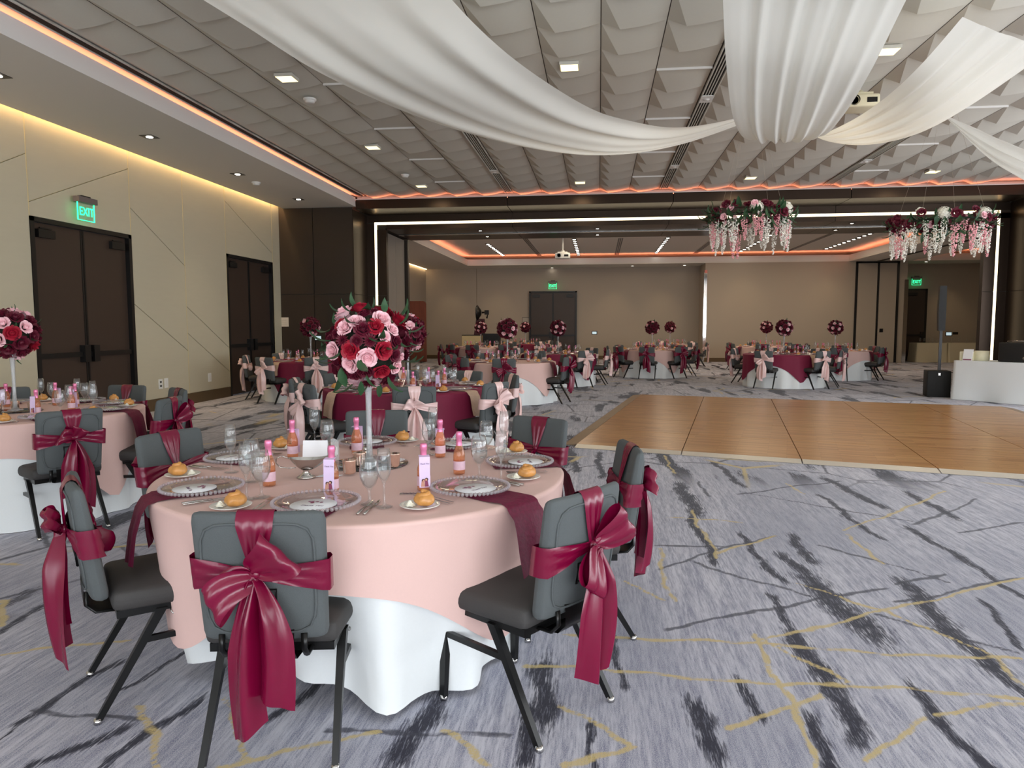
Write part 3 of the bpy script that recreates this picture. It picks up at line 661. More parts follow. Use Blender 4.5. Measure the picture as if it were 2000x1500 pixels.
for px, py, lab in ((-5, 147, 'at the picture edge'), (292, 267, 'nearest the exit sign'), (464, 340, 'before the smoke detector'), (583, 389, 'by the bronze wall')):
    q = atz(px, py, ZS); t = thing('soffit_downlight', 'square black downlight in the grey soffit '+lab, 'downlight', (q.x, q.y, ZS), 0, 'square downlights in the soffit')
    ob('trim', (MB().b2((-.10, -.10, -.006), (.10, .10, .0)), m_black), t); ob('lamp', (MB().lathe([(0, -.012), (.045, -.012), (.05, -.005)], 16), m_lampw), t)
    sp = bpy.data.lights.new('soffit_spot', 'SPOT'); sp.energy = 25; sp.color = (1, .84, .62); sp.spot_size = 1.3; sp.spot_blend = .7; sp.shadow_soft_size = .05
    so = bpy.data.objects.new('soffit_spot', sp); COL.objects.link(so); so.location = (q.x, q.y, ZS-.03)

# ------------------------------------------------------------------ room two
struct(ob('wall_far', (MB().b2((XL-.3, YF, 0), (16.3, YF+.3, 4.8)), m_room2)), 'beige far wall of the second room')
ob('seam', (MB().b2((-5.31, YF-.006, 0), (-5.30, YF, Z2)), m_base), bpy.data.objects['wall_far'])
struct(ob('wall_left_second', (MB().b2((XL-.3, YP, 0), (XL, YF, 4.8)), m_room2)), 'beige side wall of the second room')
struct(ob('wall_right_second', (MB().b2((16, YP, 0), (16.3, YF, 4.8)).b2((9.77, YP+.3, 0), (16, YQ, 4.8)).b2((XL, YP+.3, 0), (-5.76, YQ, 4.8)), m_room2)), 'beige side wall of the second room by the music table')
struct(ob('baseboard_far', (MB().b2((XL, YF-.02, 0), (-3.0, YF, .16)).b2((-.9, YF-.02, 0), (4.2, YF, .16)).b2((4.2, Y2-.02, 0), (9.8, Y2, .16)).b2((13.25, YF-.02, 0), (16, YF, .16)), m_base)), 'brown baseboard of the far wall')
s2 = struct(ob('ceiling_soffit_second', (MB().b2((XL, YQ, Z2), (-5.4, YF, Z2+.05)).b2((-5.4, Y2, Z2), (16, YF, Z2+.05)).b2((9.6, YQ, Z2), (11.9, Y2, Z2+.05)), m_paint)), 'beige soffit of the second room')
ob('fascia', (MB().b2((-5.43, YQ, Z2+.051), (-5.396, Y2+.02, 4.17)).b2((-5.43, Y2-.004, Z2+.051), (9.6, Y2+.03, 4.17)).b2((9.596, YQ, Z2+.051), (9.63, Y2+.02, 4.17)).b2((11.9, Y2-.004, Z2+.051), (16, Y2+.03, 4.17)).b2((11.87, YQ, Z2+.051), (11.904, Y2, 4.17)), m_fascia), s2)
ob('dark_slot', (MB().b2((10.6, YQ, Z2-.008), (10.78, Y2-.05, Z2)), m_dark), s2)
ob('cove_strip', (MB().b2((-5.55, YQ, 4.13), (-5.48, Y2+.2, 4.14)).b2((-5.5, Y2+.08, 4.13), (9.7, Y2+.15, 4.14)).b2((9.68, YQ, 4.13), (9.75, Y2+.1, 4.14)).b2((11.9, Y2+.08, 4.13), (16, Y2+.15, 4.14)), mat('cove_led_two', (1, .4, .2, 1), .5, emit=(1, .30, .16), estr=8)), s2)
c2 = struct(ob('ceiling_second', (MB().b2((XL, YQ-.1, 4.34), (16, YF, 4.4)), m_paint)), 'beige ceiling of the second room')
m_ledw2 = mat('wall_wash_led_two', (1, .7, .4, 1), .5, emit=(1, .7, .36), estr=10)
ob('wall_wash_strip', (MB().b2((XL+.03, YQ+.2, Z2-.012), (XL+.07, YF-.1, Z2-.004)), m_ledw2), s2)
def row_y(pa, pb, z=4.33): return atz(*pa, z), atz(*pb, z)
for i, (pa, pb, lab) in enumerate((((950, 476), (985, 500), 'leftmost'), ((1120, 466), (1131, 499), 'over the exit doors'), ((1307, 463), (1280, 495), 'in the middle'), ((1530, 452), (1437, 492), 'under the left flower hoop'), ((1705, 455), (1610, 487), 'rightmost'))):
    a, b_ = row_y(pa, pb); xm = (a.x+b_.x)/2; t = thing('spotlight_row', 'row of small ceiling spotlights in the second room, '+lab, 'spotlight row', (xm, a.y, 4.34), 0, 'spotlight rows in the second room')
    ob('channel', (MB().b2((-.07, 0, -.012), (.07, b_.y-a.y, .0)), m_black), t)
    for k in range(10): ob('lamp', (MB().lathe([(0, -.02), (.05, -.02), (.055, -.01)], 10, 0, (0, (b_.y-a.y)*(k+.5)/10, 0)), m_lampw), t)
for pa, pb, lab in (((1025, 466), (1055, 500), 'left of the projector'), ((1215, 465), (1203, 498), 'right of the projector'), ((1400, 466), (1355, 495), 'left of the chrome corner'), ((1640, 455), (1525, 492), 'right of the left flower hoop')):
    a, b_ = row_y(pa, pb); t = thing('ceiling_vent', 'slotted vent in the second room ceiling '+lab, 'ceiling vent', ((a.x+b_.x)/2, a.y, 4.34), 0, 'slotted vents of the second room')
    ob('frame', (MB().b2((-.12, 0, -.01), (.12, b_.y-a.y, 0)), m_paint), t)
    for k in range(3): ob('slot', (MB().b2((-.085+.06*k, 0, -.014), (-.045+.06*k, b_.y-a.y, -.009)), m_black), t)
# storage block with tall panels
bk = struct(ob('wall_block', (MB().b2((4.18, Y2, 0), (11.75, YF, Z2)), m_room2)), 'beige wall block with chrome corners')
ob('chrome_corner', (MB().b2((4.13, Y2-.015, 0), (4.25, Y2+.1, 3.55)), m_chrome), bk); ob('chrome_corner', (MB().b2((11.66, Y2-.015, 0), (11.8, Y2+.1, 3.2)), m_chrome), bk)
ob('red_reflection_patch', (MB().b2((4.15, Y2-.03, 3.52), (4.25, Y2-.015, 3.64)), mat('red_reflection', lin(225, 120, 100), .3)), bk)  # no light source: a red reflection atop the chrome corner, painted as a box
tp = struct(ob('door_3', (MB().b2((9.85, Y2-.04, 0), (9.93, Y2, Z2-.02)).b2((10.66, Y2-.04, 0), (10.72, Y2, Z2-.02)).b2((11.37, Y2-.04, 0), (11.45, Y2, Z2-.02)).b2((9.85, Y2-.04, Z2-.08), (11.45, Y2, Z2-.02)), m_frame)), 'tall beige panel doors in a dark frame')
for a, b_ in ((9.94, 10.65), (10.73, 11.36)): ob('door_leaf', (MB().b2((a, Y2-.025, .02), (b_, Y2-.002, Z2-.09)), m_room2), tp)
ob('lock_plate', (MB().b2((10.80, Y2-.035, 1.18), (10.93, Y2-.024, 1.32)), m_black), tp)
q0, q1 = aty(1034, 569.5, YF), aty(1127, 570, YF)
double_door('door_4', lambda u, d, z: (q0.x+u, YF-.12-d, z), q1.x-q0.x, ZD, 'dark double doors in the far wall')
p = aty(1080, 559, YF); exit_sign(lambda u, d, z: (p.x+u, YF-.14-d, p.z+z), 'green exit sign above the far double doors')
q0, q1 = aty(1768, 562, YF), aty(1812, 562, YF)
d5 = sempty('door_5', 'dark single door in the far wall')
ob('door_frame', (MB().b2((q0.x, YF-.03, 0), (q0.x+.06, YF, ZD)).b2((q1.x-.08, YF-.03, 0), (q1.x, YF, ZD)).b2((q0.x, YF-.03, ZD-.06), (q1.x, YF, ZD)), m_frame), d5)
lf = ob('door_leaf', (MB().b2((q0.x+.06, YF-.02, .01), (q1.x-.08, YF-.002, ZD-.06)), m_doorleaf), d5); ob('panic_bar', (MB().b2((q0.x+.1, YF-.07, 1.0), (q1.x-.12, YF-.02, 1.08)).b2((q1.x-.2, YF-.08, .92), (q1.x-.1, YF-.02, 1.18)), m_frame), lf)
ob('door_closer', (MB().b2((q0.x+.12, YF-.08, ZD-.28), (q0.x+.45, YF-.02, ZD-.16)), m_frame), lf)
p2 = aty(1787, 551, YF); exit_sign(lambda u, d, z: (p2.x+u, YF-.14-d, p2.z+z), 'green exit sign above the single door beside the column speaker')
for px, py, lab in ((1078, 523, 'left'), (1235, 519, 'in the middle'), (1337, 518, 'by the chrome corner'), (1809, 511, 'above the single door')):
    q = atz(px, py, Z2); t = thing('soffit_downlight', 'small round downlight in the far soffit '+lab, 'downlight', (q.x, min(q.y, YF-.15), Z2), 0, 'downlights in the far soffit')
    ob('trim_ring', (MB().lathe([(.06, 0), (.085, 0), (.085, -.01), (.06, -.01)], 14), m_white), t); ob('lamp', (MB().disc((0, 0, -.004), .06, 14), m_lampw), t)
# warm lamps of the second room
WARM = (1, .82, .58)
for x in (-3.6, -.6, 2.4, 5.4, 8.2):
    for y in (22.2, 26.2): area('second_room_glow', (x, y, 4.28), (.5, 2.6), (0, 0, 0), 27, WARM)
area('second_room_glow', (13.4, 25, 4.28), (1.5, 3), (0, 0, 0), 27, WARM)
for x in (-6.4, -4.4, .6, 2.6, 5.6, 8.8, 13.9):
    sp = bpy.data.lights.new('far_wall_spot', 'SPOT'); sp.energy = 18; sp.color = (1, .74, .40); sp.spot_size = 1.15; sp.spot_blend = 1.0; sp.shadow_soft_size = .06
    so = bpy.data.objects.new('far_wall_spot', sp); COL.objects.link(so); so.location = (x, (Y2 if 4.3 < x < 11.6 else YF)-1.15, (Z2-.06 if not 4.3 < x < 11.6 else 4.3)); so.rotation_euler = (radians(20), 0, 0)

# ------------------------------------------------------------------ dance floor
NLc, FLc, FRc, NRc = Vector((-.42, 8.38, 0)), Vector((.77, 14.98, 0)), Vector((7.2, 13.4, 0)), Vector((5.9, 6.52, 0))
df = thing('dance_floor', 'portable oak strip dance floor laid on the carpet', 'dance floor', (0, 0, 0))
def bil(u, v): return (NLc*(1-u)+NRc*u)*(1-v)+(FLc*(1-u)+FRc*u)*v
e = .022; g = .0007
for i in range(5):
    for j in range(5):
        f = lambda a: e+(1-2*e)*a
        c = [bil(f((i+du)/5)+s_[0]*g, f((j+dv)/5)+s_[1]*g) for du, dv, s_ in ((0, 0, (1, 1)), (1, 0, (-1, 1)), (1, 1, (-1, -1)), (0, 1, (1, -1)))]
        b = MB().add([(p_.x, p_.y, .004) for p_ in c]+[(p_.x, p_.y, .026) for p_ in c], [(4, 5, 6, 7), (0, 4, 7, 3), (1, 2, 6, 5), (0, 1, 5, 4), (2, 3, 7, 6)], 0, False)
        ob('panel', (b, m_oak), df)
def edge(ua, va, ub, vb, uo, vo, m, n):
    for k in range(n):
        t0, t1 = k/n+.001, (k+1)/n-.001; P_ = lambda t, o_: bil(ua+(ub-ua)*t+uo*o_, va+(vb-va)*t+vo*o_)
        a, b_, c, d = P_(t0, 0), P_(t1, 0), P_(t1, 1), P_(t0, 1)
        ob('edge_ramp', (MB().add([(a.x, a.y, .026), (b_.x, b_.y, .026), (c.x, c.y, .003), (d.x, d.y, .003), (a.x, a.y, .002), (b_.x, b_.y, .002)], [(0, 1, 2, 3), (0, 3, 4), (1, 5, 2), (0, 4, 5, 1)], 0, False), m), df)
edge(e, e, 1-e, e, 0, -e, m_edge, 5); edge(e, 1-e, 1-e, 1-e, 0, e, m_edge2, 5); edge(e, e, e, 1-e, -e*1.2, 0, m_edge2, 5); edge(1-e, e, 1-e, 1-e, e*1.2, 0, m_edge2, 5)

# ------------------------------------------------------------------ chair
def make_chair_meshes():
    R = {}
    def dome(w): return (w.x, w.y, w.z+(.018*(1-(w.x/.22)**2)*(1-(w.y/.23)**2) if w.z > 0 else 0))
    R['seat'] = MB().rbox((.47, .49, .08), .03, lambda w: (lambda q: (q[0]*(1-.06*max(0, -q[1]/.22)), q[1]+.03, q[2]+.436))(dome(w)), 0, 3).mesh('seat', m_seat)
    lean = radians(8)
    def backf(w):       # x across, y thickness, z up along the panel
        t = (w.z+.22)/.44
        y = w.y*(1-.30*max(0, (t-.55)/.45)) - .018*sin(pi*t)*0 + .02*(w.x/.21)**2
        zz = w.z; return (w.x*(1-.05*(1-t)), -.20+y-sin(lean)*(zz+.22)-.06, .440+(zz+.22)*cos(lean))
    R['back'] = MB().rbox((.42, .062, .44), .034, backf, 0, 4).mesh('backrest', m_fabric)
    R['backf'] = backf
    b = MB(); path = []
    hw, hh = .178, .185
    for k in range(40):
        a = 2*pi*k/40; cx, cz = cos(a), sin(a); n = 6
        r = (abs(cx)**n+abs(cz)**n)**(-1/n); path.append(backf(Vector((hw*r*cx, -.0325, hh*r*cz))))
    R['piping'] = b.tube(path, .0045, 5, 0, True).mesh('piping', m_fabric)
    path = [backf(Vector((.055*(1 if c in (0, 3) else -1), -.034, -.07+.035*(1 if c < 2 else -1)))) for c in range(4)]
    R['grip'] = MB().tube(path, .006, 6, 0, True).mesh('hand_grip', m_black)
    R['frame'] = MB().b2((-.205, -.20, .372), (-.178, .215, .400)).b2((.178, -.20, .372), (.205, .215, .400)).b2((-.18, .19, .372), (.18, .215, .4)).b2((-.18, -.2, .372), (.18, -.175, .4)).mesh('seat_frame', m_leg)
    plate = [(-.12, .378), (-.20, .366), (-.265, .374), (-.298, .41), (-.298, .46), (-.285, .52)]
    R['bars'] = [MB().tube([(s*.13, -.2, .386), (s*.13, -.262, .388), (s*.13, -.292, .42), (s*.13, -.288, .47)], .011, 6, 0, False, .6).mesh('back_strap', m_leg) for s in (-1, 1)]
    R['bracket'] = MB().grid(lambda u, v: ((v-.5)*.2, *[(lambda a, c, f: a*(1-f)+c*f)(plate[min(4, int(u*5))][j], plate[min(4, int(u*5))+1][j], u*5-min(4, int(u*5))) for j in (0, 1)]), 10, 2).mesh('back_bracket', m_black)
    def leg(path, w0, w1):
        b = MB(); n = len(path)
        vs = []
        for i, p in enumerate(path):
            w = w0+(w1-w0)*i/(n-1); h = w*.82
            vs += [(p[0]-h, p[1]-w, p[2]), (p[0]+h, p[1]-w, p[2]), (p[0]+h, p[1]+w, p[2]), (p[0]-h, p[1]+w, p[2])]
        fs = []
        for i in range(n-1):
            for k in range(4): fs.append((i*4+k, i*4+(k+1) % 4, (i+1)*4+(k+1) % 4, (i+1)*4+k))
        fs += [(0, 3, 2, 1), tuple((n-1)*4+k for k in range(4))]
        return b.add(vs, fs, 0, False)
    for s, nm in ((-1, 'l'), (1, 'r')):
        R['fleg'+nm] = leg([(s*.206, .215, .012), (s*.200, .20, .40)], .013, .018).mesh('leg', m_leg)
        R['rleg'+nm] = leg([(s*.216, -.275, .012), (s*.207, -.13, .25), (s*.204, -.05, .385)], .013, .019).mesh('leg', m_leg)
        R['str'+nm] = MB().b2((s*.205-.009, -.12, .262), (s*.205+.009, .205, .284)).mesh('stretcher', m_leg)
        for q, pos in (('f', (s*.206, .215)), ('r', (s*.216, -.277))):
            R['cap'+q+nm] = MB().lathe([(0, 0), (.014, 0), (.0155, .006), (.013, .02), (0, .02)], 10, 0, (pos[0], pos[1], 0)).mesh('foot_cap', m_steel)
    R['hook'] = MB().tube([(.205+.014*sin(t*pi), .06+.02*cos(t*pi), .372-.02*sin(t*pi)) for t in [k/8 for k in range(9)]], .0028, 5).tube([(.205+.014*sin(t*pi), .0+.02*cos(t*pi), .372-.02*sin(t*pi)) for t in [k/8 for k in range(9)]], .0028, 5).mesh('ganging_hook', m_steel)
    return R
CH = make_chair_meshes()
def chair(x, y, rz, label, group, lod=0):
    t = thing('banquet_chair', label, 'chair', (x, y, 0), rz, group)
    ob('seat', CH['seat'], t); bk_ = ob('backrest', CH['back'], t); ob('seat_frame', CH['frame'], t); ob('back_bracket', CH['bracket'], t)
    for bm_ in CH['bars']: ob('back_strap', bm_, t)
    if lod < 2: ob('piping', CH['piping'], bk_); ob('hand_grip', CH['grip'], bk_)
    for nm in 'lr':
        ob('stretcher', CH['str'+nm], t)
        for q in 'fr':
            lg = ob('leg', CH[q+'leg'+nm], t)
            if lod < 2: ob('foot_cap', CH['cap'+q+nm], lg)
    if lod == 0: ob('ganging_hook', CH['hook'], t)
    return t

# ------------------------------------------------------------------ satin sash tied round a chair back
def make_sash(seed, m, bow):
    rnd = random.Random(seed); bf = CH['backf']; off = .006
    KZ = .03; R = {}
    def face(x, z, rear, o): return Vector(bf(Vector((x, (-1 if rear else 1)*(.031), z))))+Vector((0, (-o if rear else o), 0))
    # wrap over the top edge, narrowing to the knot on both sides
    def drape(u, v):
        s = (v-.5)*2
        if u < .42: t = u/.42; z = KZ+(.19-KZ)*t; rear = True
        elif u > .58: t = (1-u)/.42; z = KZ+(.19-KZ)*t; rear = False
        else:
            t = 1; a = (u-.42)/.16
            w = .058; p0 = face(s*w, .19, True, off); p1 = face(s*w, .19, False, off); pt_ = p0.lerp(p1, a); pt_.z += .036*sin(pi*a)**.6; return pt_
        w = .014+.046*t**.8
        pl = .006*sin(s*9+seed)*(1-.5*t)
        return face(s*w, z, rear, off+.004+pl+.006*(1-t))
    R['drape'] = MB().grid(drape, 26, 14).mesh('drape', m)
    # band round the back
    P = []
    def ring(u):        # closed outline of the back seen from above
        a = u*4
        hw = .212
        if a < 1.8: return ((a/1.8)*2-1)*hw, True, 0
        if a < 2: return hw, None, (a-1.8)/.2
        if a < 3.8: return hw-((a-2)/1.8)*2*hw, False, 0
        return -hw, None, 1-(a-3.8)/.2
    tilt = rnd.uniform(-.008, .012)
    def band(u, v):
        x, side, k = ring(u % 1); s = (v-.5)*2; ax = abs(x)/.212
        h = .014+.040*ax**.9
        zc = KZ-.004+tilt*x/.2-.012*ax
        pl = .005*sin(s*8+x*30+seed)*(1-.4*ax)
        z = zc+s*h
        if side is None:
            p0 = face(x, z, True, off); p1 = face(x, z, False, off); q = p0.lerp(p1, k); q.x += (off+.004)*(1 if x > 0 else -1)*(1+.3*sin(pi*k)); return q
        return face(x, z, side, off+.002+pl+.004*(1-ax))
    R['band'] = MB().grid(band, 64, 8, 0, True).mesh('band', m)
    K = face(0, KZ, True, .022); R['K'] = K
    Kf = face(0, KZ, False, .016)
    R['knot'] = MB().grid(lambda u, v: (K.x+.022*sin(pi*v)*cos(2*pi*u)*(1+.15*sin(5*2*pi*u)), K.y+.016*sin(pi*v)*sin(2*pi*u)*(1+.2*sin(4*2*pi*u)), K.z+.020*cos(pi*v)), 16, 8, 0, True).mesh('knot', m)
    R['knotf'] = MB().grid(lambda u, v: (Kf.x+.016*sin(pi*v)*cos(2*pi*u), Kf.y+.010*sin(pi*v)*sin(2*pi*u), Kf.z+.018*cos(pi*v)), 12, 6, 0, True).mesh('knot', m)
    def tail(ang0, L, w1, sway, end, rear=True, KK=None):
        KK = KK or K; sg = -1 if rear else 1
        def f(u, v):
            s = (v-.5)*2; t = u
            w = .012+(w1-.012)*min(1, t*2.2)**.8
            cx = KK.x+ang0*(1-exp(-t*5))*.5+sway*sin(t*2.4)
            pl = .05*min(1, t*4)*(cos(s*1.5)-.3)+(.014*(1-.4*t)+.004)*sin(s*4.2+ang0*20+t*2)+.007*sin(s*7+seed)*(1-t)
            z = KK.z-.01-L*t+(end*s*.03 if t > .97 else end*s*.03*t**4)
            y = KK.y+sg*(.008+.03*t*(1-t)*2+pl)
            return (cx+s*w, y, z)
        return MB().grid(f, 22, 12)
    L1, L2 = bow['tails']
    R['tail1'] = tail(-.03*bow['side'], L1, bow['w'][0], -.02*bow['side'], 1).mesh('tail', m)
    R['tail2'] = tail(.07*bow['side'], L2, bow['w'][1], .03*bow['side'], -1).mesh('tail', m)
    R['tailf'] = tail(.0, .10, .03, .0, .5, False, Kf).mesh('tail', m)
    def loop(ang, L, B, w):
        d = Vector((cos(ang), 0, sin(ang))); t_ = Vector((-sin(ang), 0, cos(ang))); nrm = Vector((0, -1, 0))
        def f(u, v):
            a = 2*pi*u; s = (v-.5)*2
            ww = .012+w*sin(pi*u)**.7
            p = K+d*(L*(1-cos(a))/2)+nrm*(.010+B*(.5-.5*cos(a))*(1+.9*sin(a))*.8)
            p = p+t_*(s*ww+.010*sin(a*2+seed))+nrm*(.007*sin(s*6+seed+a))
            p.z -= .03*((1-cos(a))/2)**2
            return p
        return MB().grid(f, 26, 10)
    R['loop1'] = loop(*bow['l1']).mesh('bow_loop', m); R['loop2'] = loop(*bow['l2']).mesh('bow_loop', m)
    return R
BOWS = [dict(side=1, tails=(.50, .40), w=(.052, .058), l1=(radians(48), .15, .055, .07), l2=(radians(205), .135, .05, .05)),
        dict(side=-1, tails=(.42, .46), w=(.060, .062), l1=(radians(40), .16, .06, .07), l2=(radians(235), .135, .05, .055)),
        dict(side=1, tails=(.38, .47), w=(.060, .056), l1=(radians(60), .10, .04, .045), l2=(radians(150), .11, .05, .05))]
SASH = {'burgundy': [make_sash(i+1, m_burg, b) for i, b in enumerate(BOWS)], 'blush': [make_sash(i+5, m_blushs, b) for i, b in enumerate(BOWS)]}
def sash(x, y, rz, colour, var, label, group):
    t = thing('chair_sash', label, 'sash', (x, y, 0), rz, group); R = SASH[colour][var % 3]
    for nm, k in (('drape', 'drape'), ('band', 'band'), ('knot', 'knot'), ('knot', 'knotf'), ('tail', 'tail1'), ('tail', 'tail2'), ('tail', 'tailf'), ('bow_loop', 'loop1'), ('bow_loop', 'loop2')): ob(nm, R[k], t)
    return t

# ------------------------------------------------------------------ table with white cloth and square overlay
TR, TZ = .914, .76
m_tabletop = mat('plywood_top', lin(170, 140, 100), .6)
TABLE_ME = dict(top=MB().lathe([(0, TZ-.03), (TR-.002, TZ-.03), (TR, TZ-.015), (TR-.002, TZ), (0, TZ)], 48).mesh('tabletop', m_tabletop))
def white_r(th, t, seed, front):
    f = (.5+.5*sin(15*th+seed+.8*sin(4*th)))**1.4*(.7+.3*sin(5*th+seed*2))
    if front:
        drag = exp(-((th+radians(62)+pi) % (2*pi)-pi)**2/.03)
        return TR+.004-.22*t+(.13*t**.8)*f+.06*drag*t*t
    return TR+.004-.02*t+(.075*t**.8)*f
def make_cloths(seed, corner, m_over, half, front, nth):
    white = MB(); zt_ = TZ+.003
    rings = [(.02, None), (.5, None), (.97, None), (1.0, None)]+[(None, t) for t in (0, .015, .04, .1, .2, .3, .42, .54, .66, .78, .9, 1.0)]
    def wf(u, v):
        th = 2*pi*u; k, t = rings[int(round(v*(len(rings)-1)))]
        if k is not None: return (TR*k*cos(th), TR*k*sin(th), zt_)
        hem = .004
        if front:
            d = ((th+radians(105)+pi) % (2*pi)-pi); drag = exp(-((th+radians(62)+pi) % (2*pi)-pi)**2/.03); hem = .02+.13*exp(-d*d/.25)*(1-drag)
        r = white_r(th, t, seed, front)+(.004 if t > 0 else 0); z = zt_-t*(zt_-hem)
        return (r*cos(th), r*sin(th), z-(.004*(1-t) if t > 0 else 0))
    white.grid(wf, nth, len(rings)-1, 0, True)
    pn = 6 if front else 14
    over = MB(); orings = [(.02, None), (.5, None), (.97, None), (.998, None)]+[(None, t) for t in (.0, .02, .05, .1, .18, .27, .36, .46, .56, .66, .76, .86, .93, 1.0)]
    def of(u, v):
        th = 2*pi*u; a = th-corner; L = half/(abs(cos(a-pi/4))**pn+abs(sin(a-pi/4))**pn)**(1/pn)-TR      # square seen from above, corners at `corner`
        zt2 = zt_+.003; k, q = orings[int(round(v*(len(orings)-1)))]
        if k is not None: return (TR*k*cos(th), TR*k*sin(th), zt2)
        s = q*L; t = min(1, s/TZ); kk = abs(((a/(pi/2))+.5) % 1-.5)*2     # 0 at a corner, 1 at mid side
        am = a % (pi/2); am = am if am < pi/4 else am-pi/2
        fold = .05*t*(1-kk)*cos(am*9)
        r = max(white_r(th, t, seed, front)+.012, TR+.010+(-.07 if front else .03)*t+.016*min(1, t*4)*sin(9*th+seed)*sin(4*th+1)+fold*(.4 if front else 1))
        if q == 0: r = TR+.004
        z = zt2-(.001 if q == 0 else s*.985)
        return (r*cos(th), r*sin(th), max(.012, z))
    over.grid(of, nth, len(orings)-1, 0, True)
    return white.mesh('tablecloth', m_whitec), over.mesh('overlay_cloth', m_over)

# ------------------------------------------------------------------ tableware meshes
def lathe_me(name, prof, m, n=24): return MB().lathe(prof, n).mesh(name, m)
flute_prof = [(0, 0), (.030, .001), (.032, .003), (.010, .008), (.0042, .016), (.0036, .085), (.008, .098), (.020, .118), (.0265, .140), (.0275, .160), (.0255, .195), (.0225, .225), (.0217, .225), (.0245, .195), (.0265, .160), (.0255, .141), (.019, .121), (.006, .103), (0, .101)]
gob_prof = [(0, 0), (.033, .001), (.035, .003), (.012, .008), (.0055, .016), (.005, .048), (.010, .060), (.025, .078), (.036, .105), (.038, .130), (.034, .165), (.029, .190), (.028, .190), (.033, .164), (.0368, .130), (.0348, .106), (.024, .081), (.008, .064), (0, .062)]
G = dict(
    flute=lathe_me('champagne_flute', flute_prof, m_glass, 20), goblet=lathe_me('water_goblet', gob_prof, m_glass, 20),
    flute_far=lathe_me('champagne_flute', flute_prof[:12], m_glass, 10), goblet_far=lathe_me('water_goblet', gob_prof[:12], m_glass, 10),
    water=lathe_me('water', [(0, .064), (.009, .066), (.0235, .081), (.034, .105), (.0365, .122), (0, .122)], m_water, 20),
    plate=lathe_me('bread_plate', [(0, .003), (.040, .003), (.048, .005), (.074, .014), (.076, .016), (.073, .017), (.048, .009), (.04, .007), (0, .007)], m_porc, 32),
    menu=lathe_me('menu_card', [(0, .0), (.086, .0), (.086, .0016), (0, .0016)], m_card, 40),
    charger=lathe_me('charger_plate', [(0, .004), (.100, .004), (.106, .006), (.150, .016), (.158, .018), (.150, .020), (.106, .010), (.100, .008), (0, .008)], m_plateglass, 48),
    charger_far=lathe_me('charger_plate', [(0, .006), (.105, .006), (.158, .018), (.163, .022), (.160, .012)], m_bead, 20))
b = MB()
for k in range(60):
    a = 2*pi*k/60; b.ball((.161*cos(a), .161*sin(a), .018), .0082, 6, 4)
G['beads'] = b.mesh('bead_rim', m_bead)
def roll_me(seed):
    rnd = random.Random(seed); b = MB()
    def blob(c, r, sc, tw):
        b.grid(lambda u, v: (c[0]+sc[0]*r*sin(pi*v)*cos(2*pi*u)*(1+.08*sin(3*2*pi*u+tw+4*v)), c[1]+sc[1]*r*sin(pi*v)*sin(2*pi*u)*(1+.08*sin(3*2*pi*u+tw+4*v)), c[2]+sc[2]*r*cos(pi*v)), 16, 10, 0, True)
    b.grid(lambda u, v: ((.036*sin(pi*v)**.8*(1+.07*sin(5*2*pi*u+5*v+seed)))*cos(2*pi*u), (.033*sin(pi*v)**.8*(1+.07*sin(5*2*pi*u+5*v+seed)))*sin(2*pi*u), .021+.022*cos(pi*v)*(1.15 if v < .5 else .85)), 30, 12, 0, True)
    pth = [(.022*cos(t*7)*(1-t*.75), .020*sin(t*7)*(1-t*.75), .034+.016*t) for t in [k/16 for k in range(17)]]
    b.tube(pth, [.0105-.003*(k/16) for k in range(17)], 8)
    return b.mesh('bread_roll', m_roll)
G['rolls'] = [roll_me(i) for i in range(3)]
b = MB()
for k in range(5): b.grid(lambda u, v, k=k: ((.020-.0035*k)*(1+.22*sin(6*2*pi*u+k))*cos(2*pi*u)*(.4+.6*sin(pi*v)), (.020-.0035*k)*(1+.22*sin(6*2*pi*u+k))*sin(2*pi*u)*(.4+.6*sin(pi*v)), .003+.004*k+.006*v), 18, 4, 0, True)
G['butter'] = b.mesh('butter_rosette', m_butter)
def bottle_me():
    body = [(0, .001), (.024, .001), (.027, .004), (.0275, .010), (.0275, .085), (.026, .098), (.020, .118), (.0145, .134), (.0125, .145)]
    foil = [(.0150, .132), (.0133, .146), (.0130, .168), (.0150, .171), (.0152, .186), (.0140, .194), (.012, .197), (0, .198)]
    lab = [(.0279, .022), (.0279, .062)]
    return body, foil, lab
body, foil, lab = bottle_me()
G['b_body'] = lathe_me('bottle_body', body, m_winebody, 20); G['b_foil'] = lathe_me('foil_top', foil, m_foil, 16); G['b_label'] = lathe_me('bottle_label', lab, m_lab, 20)
fb = MB(); fb.lathe(body, 10, 0); fb.lathe(foil, 8, 1); fb.lathe(lab, 10, 2); G['b_far'] = fb.mesh('rose_wine_bottle', [m_winebody, m_foil, m_lab])
# hang tag: folded card with a hole round the neck
tg = MB()
def tagf(u, v):
    s = (v-.5)*2*.022
    if u < .25: t = u/.25; return (s, .020-.055*t, .146+.004*sin(pi*t))
    t = (u-.25)/.75; return (s, -.035-.006*t, .146-.125*t)
tg.grid(tagf, 8, 2, 0, False, False); G['tag'] = tg.mesh('hang_tag', m_tagp)
G['tag_text'] = text_mesh('Thank You', .0085, m_ink, .3, .0002)
couple = MB()
couple.disc((-.006, .026, 0), .007, 12, 0); couple.disc((.007, .030, 0), .007, 12, 0); couple.add([(-.016, 0, 0), (0, 0, 0), (-.001, .024, 0), (-.013, .024, 0)], [(0, 1, 2, 3)], 2, False); couple.add([(0, 0, 0.0001), (.016, 0, .0001), (.012, .024, .0001), (.001, .026, .0001)], [(0, 1, 2, 3)], 1, False)
couple.disc((-.0045, .025, .0002), .0045, 10, 2); couple.disc((.0055, .029, .0002), .0045, 10, 2)
G['tag_print'] = couple.mesh('print', [m_photo1, m_photo2, m_photo3])
